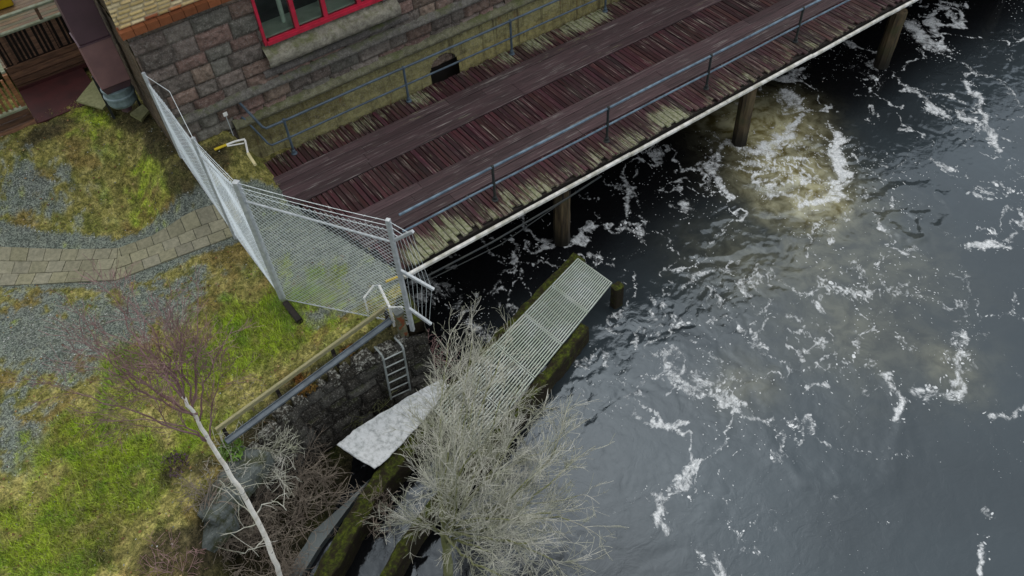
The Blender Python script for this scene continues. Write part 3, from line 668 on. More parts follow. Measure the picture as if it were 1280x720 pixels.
MB().box((3.9,17.2,2.0),(7.2,17.3,5)).box((3.9,15.3,2.0),(3.95,17.2,5)).box((7.15,15.3,2.0),(7.2,17.2,5)).box((3.9,15.3,1.95),(7.2,17.3,2.0)).box((3.9,15.22,4.62),(7.2,17.3,4.7)).build('room', MT['interior'], B)
cu = MB()
for cx in (4.75, 5.62): cu.tube([(cx,15.5,2.56),(cx+.01,15.5,4.6)], .05, 8)
cu.build('curtain', MT['pale_green'], B)

# ------------------------------------------------------------------ pier
MOSSO = [(onz(a, b)[0], r, k) for a, b, r, k in [(842,153,.75,1.),(800,180,.5,.7),(680,236,.7,.75),(640,258,.5,.7),(565,292,.55,.95),(525,318,.5,1.),(1010,50,.6,.5),(925,100,.4,.5),(965,80,.35,.45),(740,205,.5,.5)]]
MOSSI = [(onz(a, b)[0], r, k) for a, b, r, k in [(715,32,.7,1.),(745,22,.4,.8),(668,55,.6,.8),(640,78,.35,.8),(610,88,.5,.5),(522,130,.4,.8),(470,155,.5,.45),(400,185,.35,.5),(360,205,.5,.35)]]
def mossu(u, L): return max([.42]+[k*math.exp(-((u-a)/r)**2) for a, r, k in L])
PR = empty('pier', (3.3, 12.6, 0), 'weathered dark red timber pier on posts between building and river', 'pier')
V0, V1, UEND = 10.24, 14.96, 42.
mv, mf, mc, mm = [], [], [], []
u = 3.18
while u < UEND:
    w_ = random.uniform(.112, .138); g = random.uniform(.012, .024)
    va = V0+random.uniform(.01, .075)+(random.uniform(.05,.12) if random.random() < .22 else 0); vb = V1+random.uniform(-.05, .03)
    va = max(va, 10.36+(3.98-u)/.80*3.1)
    if va < vb-.1:
        n = 30 if u < 22 else 8; vv = np.linspace(va, vb, n); zt_ = random.uniform(-.006, .006); th = .045
        k = np.random.default_rng(int(u*1000)); cv = k.uniform(.55, 1.35); tone = np.array([cv, cv*k.uniform(.85,1.2), cv*k.uniform(.85,1.1)])
        if k.random() < .1: tone = tone*.5
        edgef = np.exp(-((vv-va)/.62)**4)*(mossu(u, MOSSO) if u < 18 else .5*vnoise(np.array([u*.8]), np.array([1.]), 3)[0]); inner = np.exp(-((vb-vv)/.62)**4)*(mossu(u, MOSSI) if u < 13.5 else .3)
        n1 = fbm(np.full(n, u*.75), vv*.7, 301, 3); n2 = k.uniform(-.18, .22)
        ms = np.clip((edgef+inner)*(.75+.5*fbm(np.full(n, u*2.1), vv*1.5+7, 311, 3))+.12*sstep(.5, .7, n1)+n2*.55, 0, 1.1)
        base = len(mv)
        ea = 0.012
        for i in range(n):
            mv += [(u+g/2, vv[i], zt_-.006), (u+g/2+ea, vv[i], zt_), (u+w_-g/2-ea, vv[i], zt_), (u+w_-g/2, vv[i], zt_-.006), (u+w_-g/2, vv[i], zt_-th), (u+g/2, vv[i], zt_-th)]
            mc += [tone]*6; mm += [ms[i]]*6
        for i in range(n-1):
            a = base+i*6; b = a+6
            for q in range(6): mf.append((a+q, b+q, b+(q+1) % 6, a+(q+1) % 6)[::-1])
        mf.append(tuple(base+q for q in range(6))); mf.append(tuple(base+(n-1)*6+q for q in range(6))[::-1])
    u += w_
mesh_obj('deck_planks', mv, mf, MT['cross_planks'], PR, np.array(mc), False, {'moss': mm})
for (a, b, us) in [(13.2, 14.28, 3.12), (11.22, 12.2, 3.72)]:
    mv, mf, mc, mm = [], [], [], []
    nb = 4; bw = (b-a)/nb
    for r in range(nb):
        u = us+random.uniform(0, .05); y0_ = a+r*bw+.004; y1_ = a+(r+1)*bw-.004
        first = True
        while u < UEND:
            L = random.uniform(2.6, 4.4)*(.5 if first else 1); first = False; e = min(u+L-.008, UEND); n = max(2, int((e-u)/.2)); uu = np.linspace(u, e, n); zz = .042+random.uniform(-.005, .005)
            g = random.uniform(.75, 1.3); base = len(mv)
            for x in uu:
                x = float(x); wj = (vnoise(np.array([x*2.]), np.array([r*9.]), 5)[0]-.5)*.012
                mv += [(x,y0_+wj,zz-.006),(x,y0_+.014+wj,zz),(x,y1_-.014+wj,zz),(x,y1_+wj,zz-.006),(x,y1_+wj,.007),(x,y0_+wj,.007)]
                mo = (.38 if (r == nb-1 and a > 13) else (.3 if r == 0 and a > 13 else 0.06))
                mc += [(g,g*.98,g*.97)]*6; mm += [mo*float(sstep(.4,.6,fbm(np.array([x*.7]),np.array([a]),8,3))[0])]*6
            for i in range(n-1):
                p = base+i*6; q_ = p+6
                for q in range(6): mf.append((p+q, q_+q, q_+(q+1) % 6, p+(q+1) % 6))
            mf.append(tuple(base+q for q in range(6))[::-1]); mf.append(tuple(base+(n-1)*6+q for q in range(6)))
            u += L
    mesh_obj('runway_boards', mv, mf, MT['track_planks'], PR, np.array(mc), False, {'moss': mm})
x = 4.02
while x < UEND:
    e = min(UEND, x+2.9); jy_ = random.uniform(-.008, .008); MB().bar((x, 10.20+jy_, -.13+random.uniform(-.008, .008)), (e-.012, 10.20-jy_, -.13+random.uniform(-.008, .008)), .075, .085, bev=.015).build('edge_beam', MT['white_beam'], PR); x = e
mb = MB()
for v in (10.38, 11.7, 13.0, 14.3): mb.bar((3.9 if v < 12 else 3.4, v, -.19), (UEND, v, -.19), .16, .24)
mb.build('joist', MT['dark_timber'], PR)
PIL = [(8.12,10.47),(13.74,10.42),(19.12,10.30),(24.6,10.35),(30.1,10.35),(35.6,10.35)]
for x, v in PIL: MB().bar((x, 10.3, -.43), (x, 14.9, -.43), .22, .22).build('cross_beam', MT['dark_timber'], PR)
for k, (x, v) in enumerate(PIL):
    b = MB(); r0 = .205; m = 8; rings = []
    nz = 12
    vs = []; fs = []
    for i in range(nz+1):
        z = -.32-i*2.4/nz
        for j in range(m):
            t_ = 2*math.pi*(j+.5)/m+.5+.1*k; rr2 = r0*(1+.03*math.sin(i*1.7+j*2.1+k))*(1+.02*i/nz)*(1.0 if j % 2 else .93)
            vs.append((x+.06*math.sin(k*2.)*i/nz+rr2*math.cos(t_), v+rr2*math.sin(t_), z))
    for i in range(nz):
        for j in range(m): fs.append((i*m+j, (i+1)*m+j, (i+1)*m+(j+1) % m, i*m+(j+1) % m))
    fs.append(tuple(range(m)))
    b.add(vs, fs).build('piling', MT['piling'], PR)
    for yy in (12.6, 14.4):
        MB().tube([(x, yy, -.32), (x, yy, -2.8)], .17, 8).build('piling', MT['piling'], PR)
# dark service pipes hung under the outer edge near the land
MB().tube([(4.3,10.12,-.34),(6,10.10,-.37),(8.0,10.14,-.34),(9,10.2,-.3)], .022, 8).tube([(4.3,10.1,-.44),(6.2,10.06,-.52),(8.4,10.18,-.34)], .012, 6).build('service_pipe', MT['blacksteel'], PR)

# railings
def railing(name, label, v, u0, u1, posts, top, low, mats, parent_loc, ret=None):
    E = empty(name, parent_loc, label, 'railing')
    for u in posts:
        b = MB(); b.tube([(u, v, .01), (u, v, top)], .029, 10); b.lathe((u, v, low-.045), [(.027,0),(.036,.01),(.036,.08),(.027,.09)], 10); b.lathe((u, v, top-.05), [(.026,0),(.036,.015),(.036,.085),(.02,.10)], 10)
        po = b.build('post', mats[0], E); MB().lathe((u, v, .0), [(.07,0),(.07,.02),(.045,.03),(.045,.10),(.031,.12)], 12).build('foot', mats[0], po)
    for z, nm, r in ((top, 'top_rail', .029), (low, 'lower_rail', .024)):
        b = MB()
        pts = [(u0, v, z)]+[(x, v, z+.008*math.sin(x*1.3)) for x in np.arange(math.ceil(u0), u1, 1.)]+[(u1, v, z)]
        if ret: pts = [(p[0], p[1], p[2]+(z-top)) for p in ret]+pts
        b.tube(pts, r, 8); b.build(nm, mats[1], E)
    return E
railing('railing', 'blue pipe railing along the open river side of the pier', 10.75, 4.42, UEND-.3, [6.59+3*k for k in range(12)], .90, .44, (MT['blacksteel'], MT['railpaint']), (6.59,10.75,0))
railing('railing', 'blue grey pipe railing along the pier beside the stone plinth', 14.77, 3.50, UEND-.3, [3.92+2.99*k for k in range(13)], .92, .46, (MT['bluesteel'], MT['bluesteel']), (3.92,14.77,0), ret=[(3.16,15.08,1.66),(3.20,15.06,1.60),(3.44,14.80,.98)])

# ------------------------------------------------------------------ chain-link fence
FEN = empty('chain_link_fence', (1.86, 11.02, 0), 'galvanised chain-link security fence with barbed wire strands round the pier entrance', 'fence')
fA, fB, fC, fD = np.array([1.70,14.98]), np.array([1.80,13.1]), np.array([1.86,11.02]), np.array([3.48,8.96])
hA, hB, hC, hD = (.85, 3.02), (.12, 2.62), (-.02, 3.02), (0., 2.77)
def fpost(p, h, w_):
    b = MB(); b.bar((*p, h[0]-.1), (*p, h[1]), w_, w_, up=(fC[0]-fD[0], fC[1]-fD[1], 0), bev=.008); b.build('post', MT['steel'], FEN)
fpost(fA, hA, .06); fpost(fB, hB, .07); fpost(fC, hC, .10); fpost(fD, hD, .075)
def fpanel(p, q, zp, zq, pitch=.068, r=.0039):
    # diagonal wires, two directions a wire apart, clipped to the panel
    L = float(np.linalg.norm(q-p)); d = (q-p)/L; n = np.array([-d[1], d[0]]); b = MB()
    Hm = max(zp[1]-zp[0], zq[1]-zq[0])
    def P3(s, t, off):
        f = s/L; z0 = zp[0]+(zq[0]-zp[0])*f; z1 = zp[1]+(zq[1]-zp[1])*f
        xy = p+d*s+n*off; return (xy[0], xy[1], z0+(z1-z0)*t/Hm)
    sgn = [(1, .004), (-1, -.004)]
    for sg, off in sgn:
        c = -Hm
        while c < L+Hm:
            # s = c + sg*t
            t0_, t1_ = 0., Hm
            lo, hi = ((0-c)/sg, (L-c)/sg) if sg > 0 else ((L-c)/sg, (0-c)/sg)
            t0_ = max(t0_, lo); t1_ = min(t1_, hi)
            if t1_-t0_ > .03:
                m = max(2, int((t1_-t0_)/.5)); pts = []
                for i in range(m+1):
                    t = t0_+(t1_-t0_)*i/m; s = c+sg*t
                    bow = .02*math.sin(math.pi*min(1, max(0, s/L)))*math.sin(3*t+s*2)
                    pts.append(P3(s, t, off+bow))
                b.tube(pts, r, 3, cap=False)
            c += pitch*1.414
    return b.build('wire_mesh', MT['wire'], FEN)
fpanel(fC, fD, (.02, 2.86), (.03, 2.55)); fpanel(fB, fC, (.14, 2.45), (.02, 2.86)); fpanel(fA, fB, (.95, 2.85), (.14, 2.45))
b = MB()
for (p, q, z0, z1) in [(fC, fD, 2.60, 2.25), (fB, fC, 2.22, 2.78), (fA, fB, 2.75, 2.35)]:
    b.tube([(*p, z0), (*q, z1)], .022, 8)
b.build('top_rail', MT['steel'], FEN)
b = MB()
for (p, q, z0, z1) in [(fC, fD, .03, .06), (fB, fC, .16, .03), (fA, fB, 1.0, .16)]: b.tube([(*p, z0), (*q, z1)], .012, 6)
b.build('bottom_rail', MT['steel'], FEN)
dCD = (fD-fC)/np.linalg.norm(fD-fC)
arms = [((2.62, 2.28), (3.02, 2.60)), ((2.64, 1.56), (3.20, 1.22)), ((2.62, .56), (3.02, .20))]
def onCD(s, z): q = fC+dCD*s; return (q[0], q[1], z)
for a0, a1 in arms: MB().bar(onCD(*a0), onCD(*a1), .055, .055, bev=.006).build('arm', MT['steel'], FEN)
b = MB()
def strand(pts, sag=.04, r=.005, barb=True):
    out = []
    for a, c in zip(pts[:-1], pts[1:]):
        a, c = np.array(a), np.array(c); L = np.linalg.norm(c-a); m = max(3, int(L/.2))
        for i in range(m): 
            f = i/m; p = a+(c-a)*f; p = p-np.array([0, 0, sag*L*.35*4*f*(1-f)]); out.append(tuple(p))
            if barb and i: 
                q = np.random.default_rng(int(abs(p.sum())*1e4)).normal(0, 1, 3); q = q/np.linalg.norm(q)*.022; b.tube([p-q, p+q], .0028, 3, cap=False)
    out.append(tuple(pts[-1])); b.tube(out, r, 4, cap=False)
for k in range(3):
    f = (k+.6)/3
    strand([(*fB, hB[1]-.02-.09*k), (*fC, hC[1]-.02-.10*k), onCD(2.62, hD[1]-.03-.11*k), onCD(2.64+.36*(1-f*.8), 2.28+.32*(1-f*.8))], .03)
strand([(*fA, 2.98), (1.90,14.2,2.95), (*fB, hB[1])], .01, .006, False)
for k in range(6):
    f = (k+.8)/6
    strand([onCD(2.66+.34*f, 2.30+.28*f), onCD(2.68+.50*f, 1.54-.31*f), onCD(2.64+.36*f, .54-.32*f)], .006, .0032, False)
b.build('barbed_wire', MT['wire'], FEN)

# ------------------------------------------------------------------ quay edge: stone wall, kerb rail, pillar, ladder
cp = [np.array(p[:2]) for p in COP]; cp = [np.array([3.66, 8.86])]+cp[0:]
def pathmap(path, z0, z1, batter=.08):
    path = np.array(path); sg = np.r_[0, np.cumsum(np.linalg.norm(np.diff(path, axis=0), axis=1))]
    def f(S, T, D):
        x = np.interp(S, sg, path[:, 0]); y = np.interp(S, sg, path[:, 1])
        d = path[-1]-path[0]; d = d/np.linalg.norm(d); n = np.array([-d[1], d[0]])
        if n[1] > 0: n = -n
        off = D+batter*(z1-(z0+T))
        return np.stack([x+n[0]*off, y+n[1]*off, z0+T], -1)
    return f, sg[-1]
cpw = [(p[0], p[1]) for p in cp]
QW = empty('quay_wall', (cpw[2][0], cpw[2][1], -2), 'old rubble stone quay wall with pale lichen on its coping', 'wall')
pf, Lq = pathmap(cpw, -2.7, copz)
qpal = [(.045,.043,.035),(.035,.033,.027),(.06,.06,.052),(.028,.026,.02),(.085,.085,.075)]
block_field('wall_face', pf, Lq, 2.7+copz, [.26,.32,.22,.3], (.25,.7), MT['quay'], QW, qpal, .03, .06, .02, .05, 33, s0=0, t0=0, tilt=.05, jointcol=(.02,.018,.014))
# coping stones
t = NT('lichen_coping'); bn = t.noise(16, 8, .75)
cc = t.mix(t.ramp(bn, .47, .60), (.045,.042,.034), t.mix(t.ramp(t.noise(40, 4), .35, .65), (.20,.205,.175), (.52,.53,.48)))
MT['coping'] = t.pbr(cc, .95, 0, t.bump(t.noise(30, 8, .7), 1, .04), .15)
mb = MB(); path = np.array(cpw); sg = np.r_[0, np.cumsum(np.linalg.norm(np.diff(path, axis=0), axis=1))]
s = .3
while s < Lq-.1:
    L = random.uniform(.22, .5); x0_, y0_ = np.interp(s, sg, path[:, 0]), np.interp(s, sg, path[:, 1]); x1_, y1_ = np.interp(s+L-.02, sg, path[:, 0]), np.interp(s+L-.02, sg, path[:, 1])
    d = np.array([x1_-x0_, y1_-y0_]); d = d/np.linalg.norm(d); n = np.array([-d[1], d[0]]); n = n if n[1] > 0 else -n
    a = -.07+random.uniform(-.04, .05); bb = .20+random.uniform(-.05, .06); zt_ = copz+random.uniform(-.02, .05)
    G = 7; vs = []; fs = []
    for i in range(G):
        for j in range(G):
            fi, fj = i/(G-1), j/(G-1); e = min(fi, 1-fi, fj, 1-fj)
            p = np.array([x0_, y0_])+d*L*fi+n*(a+(bb-a)*fj); zz = zt_-(.07 if e == 0 else 0)-(.0 if e else .0)+random.uniform(-.02, .02)+.05*fj
            vs.append((p[0]+random.uniform(-.012,.012), p[1]+random.uniform(-.012,.012), zz-(.12 if e == 0 else 0)))
    fs = [(i*G+j, i*G+j+1, (i+1)*G+j+1, (i+1)*G+j) for i in range(G-1) for j in range(G-1)]
    mb.add(vs, fs); s += L
mb.build('coping', MT['coping'], QW)
# return wall at the corner, running in under the pier
RW = empty('corner_wall', (3.7, 9.4, -2), 'mossy concrete corner of the quay under the end fence post', 'wall')
pf2 = lambda S, T, D: np.stack([np.interp(S, [0, .5, 2.0, 4.8], [3.66, 3.72, 3.98, 3.3])+D, np.interp(S, [0, .5, 2.0, 4.8], [8.84, 9.1, 10.4, 15.0]), -2.7+T], -1)
block_field('wall_face', pf2, 4.8, 2.66, [.4,.5], (.6,1.2), MT['mossy_stone'], RW, [(.08,.08,.055),(.06,.06,.045)], .05, .03, .02, .04, 37, s0=0, t0=0)
MB().bar((3.58, 8.98, -.14), (3.72, 9.75, -.14), .3, .3, bev=.03).build('concrete_cap', MT['moss_wall'], RW)

PIL2 = empty('concrete_post', (*onz(500,402,-.1)[:2], -.3), 'short rust stained concrete post at the end of the kerb rail', 'post')
px_, py_ = onz(503,412,-.1)[:2]
MB().bar((px_, py_, -.5), (px_, py_, .42), .15, .15, bev=.015).build('shaft', MT['rust'], PIL2)
MB().bar((px_, py_, .421), (px_, py_, .46), .17, .17, bev=.02).build('cap', MT['concrete'], PIL2)

GR = empty('guard_rail', (0, 9.0, 0), 'low kerb guard with lichen covered timber rail and grey steel channel', 'guard rail')
a = np.array(RAILA); b_ = np.array(RAILB); d = (b_-a)/np.linalg.norm(b_-a); nn = np.array([d[1], -d[0], 0]); nn = nn if nn[1] < 0 else -nn
MB().bar(a, b_, .055, .10, bev=.01).build('timber_rail', MT['timber_rail'], GR)
g0, g1 = onz(489,401,.20), onz(283,553,.20)
MB().bar(g0, g1, .10, .05, bev=.006).bar(g0+np.array([0,.045,.03]), g1+np.array([0,.045,.03]), .012, .05).build('steel_channel', MT['grey_plank'], GR)
for f in (.03, .36, .68, .97):
    p = a+(b_-a)*f; q = g0+(g1-g0)*f
    MB().bar((p[0], p[1], -.3), (p[0], p[1], p[2]-.05), .07, .06).bar((p[0], p[1]-.035, q[2]-.02), (q[0], q[1]+.05, q[2]-.02), .04, .04).build('support', MT['dark_timber'], GR)

LD = empty('ladder', (*onz(495,445,-.2)[:2], -.2), 'galvanised steel ladder hooked over the quay wall', 'ladder')
l0, r0_ = onz(479,448,-.15), onz(504,436,-.15); l1, r1_ = onz(489,499,-1.55), onz(513,488,-1.55)
for p, q in ((l0, l1), (r0_, r1_)):
    back = p+np.array([0, .30, .02]); MB().tube([back, p+np.array([0,.12,.06]), p+np.array([0,.03,.06]), p, q], .02, 8).build('stile', MT['ladder'], LD)
for k in range(6):
    f = .04+k*.185; MB().tube([l0+(l1-l0)*f, r0_+(r1_-r0_)*f], .014, 8).build('rung', MT['ladder'], LD)

# white hand rails on the quay corner
HR = empty('hand_rail', (*onz(470,370,.2)[:2], 0), 'bent white pipe hand rail inside the fence by the quay corner', 'hand rail')
p1, p2, p3, p4 = onz(455,372,.45), onz(467,357,.55), onz(474,357,.55), onz(487,384,.45)
MB().tube([(p1[0],p1[1],-.1), p1, p2], .02, 8).build('rail_loop', MT['white'], HR)
MB().tube([p3, p4, (p4[0],p4[1],-.1)], .026, 8).tube([p4, onz(504,384,.45)], .018, 8).build('rail_loop', MT['white'], HR)
MB().tube([p2, p3], .018, 8).build('crossbar', MT['steel'], HR)
WB = empty('hook', (*onz(506,378,.05)[:2], 0), 'small white bent hook hanging below the quay corner post', 'hook')
MB().tube([onz(498,380,-.1), onz(507,392,-.15), onz(512,398,-.3)], .02, 8).tube([onz(513,402,-.35), onz(518,404,-.35), onz(522,409,-.4), onz(518,414,-.45)], .012, 6).build('bent_rod', MT['white'], WB)
tag(MB().bar(onz(482,352,.1), onz(497,346,.1), .05, .05, bev=.01).build('yellow_bar', MT['yellow']), 'short yellow bar lying behind the wire mesh beside the deck end', 'bar')
sb = MB(); sb.bar(onz(357,379,.03), onz(375,402,.05), .12, .12, bev=.02); tag(sb.build('timber_stub', MT['dark_timber']), 'dark timber stub lying in grass below the fence corner', 'timber')

# ------------------------------------------------------------------ intake channel: mossy walls, grating
WT = -1.5
LE = [onz(*p, WT) for p in [(722,319),(668,376),(615,432),(560,490),(508,557),(470,602),(436,655),(400,720),(360,790),(310,880)]]
RE = [onz(*p, WT) for p in [(727,405),(706,432),(658,492),(596,566),(536,630),(505,672),(474,722),(430,800),(380,890)]]
def wall_run(name, label, pts, width, side, seed):
    P = []; pts = [np.array(p) for p in pts]
    sg = np.r_[0, np.cumsum([np.linalg.norm(b-a) for a, b in zip(pts[:-1], pts[1:])])]; ss = np.arange(0, sg[-1], .05)
    cx = np.interp(ss, sg, [p[0] for p in pts]); cy = np.interp(ss, sg, [p[1] for p in pts])
    k = np.ones(9)/9; cx[4:-4] = np.convolve(cx, k, 'valid'); cy[4:-4] = np.convolve(cy, k, 'valid')
    tx = np.gradient(cx); ty = np.gradient(cy); l = np.hypot(tx, ty); nx, ny = -ty/l*side, tx/l*side
    prof = []
    for z in np.linspace(-2.7, WT-.03, 14): prof.append((0, z))
    for f in np.linspace(.02, width-.02, 8): prof.append((f, WT))
    for z in np.linspace(WT-.03, -2.7, 14): prof.append((width, z))
    prof = np.array(prof); S_ = np.repeat(ss[:, None], len(prof), 1); q = np.arange(len(prof))[None, :]*.06+0*S_
    dn = (fbm(S_*4, q*4, seed, 5)-.5)*.09; dz = (fbm(S_*5, q*5, seed+9, 5)-.4)*.07
    dn = dn*np.where(prof[None, :, 0] <= 0, 1, np.where(prof[None, :, 0] >= width, 1, .3))
    Xx = cx[:, None]+nx[:, None]*(prof[None, :, 0]+dn); Yy = cy[:, None]+ny[:, None]*(prof[None, :, 0]+dn); Zz = prof[None, :, 1]+dz*(prof[None, :, 1] > WT-.2)
    nv = len(prof); fc = [tuple(f) for f in grid_faces(len(ss), nv)]
    fc += [tuple(range(nv)), tuple(range((len(ss)-1)*nv, len(ss)*nv))[::-1]]
    return tag(mesh_obj(name, np.stack([Xx, Yy, Zz], -1).reshape(-1, 3), fc, MT['moss_wall'], None), label, 'wall')
wall_run('channel_wall', 'moss covered channel wall on the quay side, under the white sheet', [p+np.array([-.04,.13,0]) for p in LE], .34, 1, 51)
wall_run('channel_wall', 'moss covered channel wall on the river side, beneath the leafless willow', [p+np.array([.0,.04,0]) for p in RE], .21, 1, 57)
# grating
gl0, gl1 = onz(723,323,-1.44), onz(540,512,-1.44); gr0, gr1 = onz(765,353,-1.44), onz(592,565,-1.44)
GT = empty('grating_walkway', tuple((gl0+gr0)/2), 'galvanised bar grating laid across the mossy channel walls', 'walkway')
NP = 5; NB = 20
for k in range(NP):
    f0, f1 = k/NP+.002, (k+1)/NP-.002; b = MB()
    for i in range(NB):
        e = i/(NB-1); p = gl0+(gr0-gl0)*e; q = gl1+(gr1-gl1)*e
        b.bar(p+(q-p)*f0, p+(q-p)*f1, .021, .034)
    ob = b.build('bearing_bars', MT['grating'], GT)
    b = MB()
    for f in (f0+.002, f1-.002): b.bar(gl0+(gl1-gl0)*f+np.array([0,0,.003]), gr0+(gr1-gr0)*f+np.array([0,0,.003]), .014, .036)
    for j in range(1, 4):
        f = f0+(f1-f0)*j/4; b.bar(gl0+(gl1-gl0)*f-np.array([0,0,.013]), gr0+(gr1-gr0)*f-np.array([0,0,.013]), .006, .006)
    b.build('panel_frame', MT['grating'], GT)
# end block
eb = onz(770,362,-1.5)
b = MB(); 
tag(MB().bar((eb[0]+.02, eb[1]-.02, -2.6), (eb[0]+.02, eb[1]-.02, -1.38), .2, .24, bev=.03).build('channel_post', MT['moss_wall']), 'mossy post standing in the water at the outer end of the grating', 'post')

# white sheet draped between quay and channel wall
Lp_ = [(422,557,-1.20),(446,535,-1.20),(488,510,-1.22),(520,489,-1.25),(552,473,-1.3)]
Rp_ = [(468,588,-1.40),(497,560,-1.41),(520,535,-1.41),(545,506,-1.4),(562,482,-1.38)]
NS, NC = 60, 26
lp = np.array([onz(*p) for p in Lp_]); rp = np.array([onz(*p) for p in Rp_]); tt = np.linspace(0, 4, NS)
L3 = np.stack([np.interp(tt, range(5), lp[:, k]) for k in range(3)], -1); R3 = np.stack([np.interp(tt, range(5), rp[:, k]) for k in range(3)], -1)
ff = np.linspace(0, 1, NC); SH = L3[:, None, :]*(1-ff[None, :, None])+R3[:, None, :]*ff[None, :, None]
S_, T_ = np.meshgrid(tt, ff, indexing='ij')
SH[..., 2] += -.05*np.sin(np.pi*T_)+(fbm(S_*1.6, T_*3, 61, 4)-.5)*.13*(.3+.7*np.sin(np.pi*np.clip(T_, 0, 1)))+.03*np.sin(T_*9+S_*1.5)*.5
SH[:3, :, 2] += .03
SH[:, :, 0] += (fbm(S_*5, T_*3, 63, 4)-.5)*.05; SH[:, :, 1] += (fbm(S_*6, T_*3, 67, 4)-.5)*.05; SH[0, :, 1] += .05*np.sin(np.pi*ff)
sh = mesh_obj('white_sheet', SH.reshape(-1, 3), grid_faces(NS, NC), MT['sheet'], None, None, True)
tag(sh, 'mottled white sheet draped over the mossy channel wall below the ladder', 'sheet')
so_ = sh.modifiers.new('thickness', 'SOLIDIFY'); so_.thickness = .018; so_.offset = 0

# concrete ledge on the dock side, nearly awash
lg_ = [onz(*p, -1.86) for p in [(463,598),(400,682),(352,760),(300,760),(345,722),(390,665),(430,630)]]
mb = MB(); k = len(lg_); mb.add([tuple(p) for p in lg_]+[(p[0], p[1], -2.4) for p in lg_], [tuple(range(k))[::-1]]+[(i, (i+1) % k, k+(i+1) % k, k+i) for i in range(k)])
tag(mb.build('concrete_ledge', MT['wet_slab']), 'smooth wet concrete ledge beside the mossy channel wall', 'ledge')
# muddy dock floor under the brush
dx_ = np.arange(-2.6, 3.5, .07); dy_ = np.arange(4.0, 9.2, .07); DX, DY = np.meshgrid(dx_, dy_, indexing='ij')
le2 = [p[:2] for p in LE]
sidew = poly_dist(DX, DY, le2)
leftof = inside(DX, DY, [tuple(p) for p in le2]+[(-9, 4), (-9, 12), (7.7, 12)])
dz_ = -2.15+.55*sstep(.25, 1.1, np.where(leftof, sidew, 0))*sstep(2.6, .2, DX)+(fbm(DX*2, DY*2, 77, 4)-.5)*.25
dz_ = np.where(leftof, dz_, -2.7)
dc = np.array([.028,.026,.017])[None, None]*(.5+1.1*fbm(DX*4, DY*4, 81, 4))[..., None]; dc = lerp(dc, (.035,.045,.012), sstep(.5, .7, fbm(DX*1.5, DY*1.5, 83, 4))*.8)
tag(mesh_obj('mud', np.stack([DX, DY, dz_], -1).reshape(-1, 3), grid_faces(len(dx_), len(dy_)), MT['land'], None, dc.reshape(-1, 3), True, {'gravel': np.zeros(DX.size)}), 'dark mud bank below the quay wall', 'mud', kind='structure')
# broken concrete slabs
def slab(label, q, zt_, th, seed):
    A, B_, C_, D_ = [onz(a, b, zt_) for a, b in q]; n = 26; vs = np.zeros((n, n, 3)); f = np.linspace(0, 1, n); fi, fj = np.meshgrid(f, f, indexing='ij')
    fi_ = np.clip(fi, .04, .96); fi2 = (fi_-.04)/.92; fj2 = (np.clip(fj, .04, .96)-.04)/.92
    P = A*((1-fi2)*(1-fj2))[..., None]+B_*((fi2)*(1-fj2))[..., None]+C_*(fi2*fj2)[..., None]+D_*((1-fi2)*fj2)[..., None]
    e = np.minimum(np.minimum(fi, 1-fi), np.minimum(fj, 1-fj))
    P[..., 2] += (fbm(P[..., 0]*5, P[..., 1]*5, seed, 4)-.5)*.02-(e < .01)*th
    P[..., 0] += (fbm(P[..., 0]*4, P[..., 1]*4+5, seed+4, 4)-.5)*.05; P[..., 1] += (fbm(P[..., 0]*4+9, P[..., 1]*4, seed+8, 4)-.5)*.05
    o = mesh_obj('concrete_slab', P.reshape(-1, 3), grid_faces(n, n), MT['slab_conc'])
    return tag(o, label, 'slab', 'broken concrete slabs at the quay end')
t = NT('broken_concrete'); c = t.mix(t.ramp(t.noise(6, 8, .7), .3, .7), (.115,.135,.130), (.055,.066,.06)); c = t.mix(t.ramp(t.noise(3, 7, .7), .46, .62, 0, .9), c, (.045,.052,.022)); c = t.mix(t.ramp(t.noise(40, 5, .7), .56, .7, 0, .6), c, (.36,.38,.35))
MT['slab_conc'] = t.pbr(c, .85, 0, t.bump(t.noise(28, 8, .72), .8, .03), .25)
slab('larger grey concrete slab sloping down behind the birch trunk', [(300,556),(338,566),(268,650),(234,640)], -.10, .4, 1)
slab('pale green broken concrete block below the larger slab', [(285,622),(290,648),(238,698),(206,676)], -.34, .4, 2)

# ------------------------------------------------------------------ bare trees and brush
def colonize(roots, attr, step=.1, infl=.9, kill=.16, iters=140, up=.06, jit=.12, seed=0):
    r = np.random.default_rng(seed); nodes = [np.array(p, float) for ch in roots for p in ch]; par = []
    n = 0
    for ch in roots:
        for i, p in enumerate(ch): par.append(-1 if i == 0 else n+i-1)
        n += len(ch)
    A = [np.array(a) for a in attr]
    for it in range(iters):
        if not A: break
        kd = kdtree.KDTree(len(nodes))
        for i, p in enumerate(nodes): kd.insert(p, i)
        kd.balance(); acc = {}
        keep = []
        for a in A:
            _, i, d = kd.find(a)
            if d < kill: continue
            keep.append(a)
            if d < infl: acc.setdefault(i, []).append((a-nodes[i])/max(d, 1e-6))
        A = keep
        if not acc: break
        for i, l in acc.items():
            v = np.mean(l, 0)+r.normal(0, jit, 3)+np.array([0, 0, up]); v /= np.linalg.norm(v)+1e-9
            q = nodes[i]+v*step
            nodes.append(q); par.append(i)
    return np.array(nodes), par
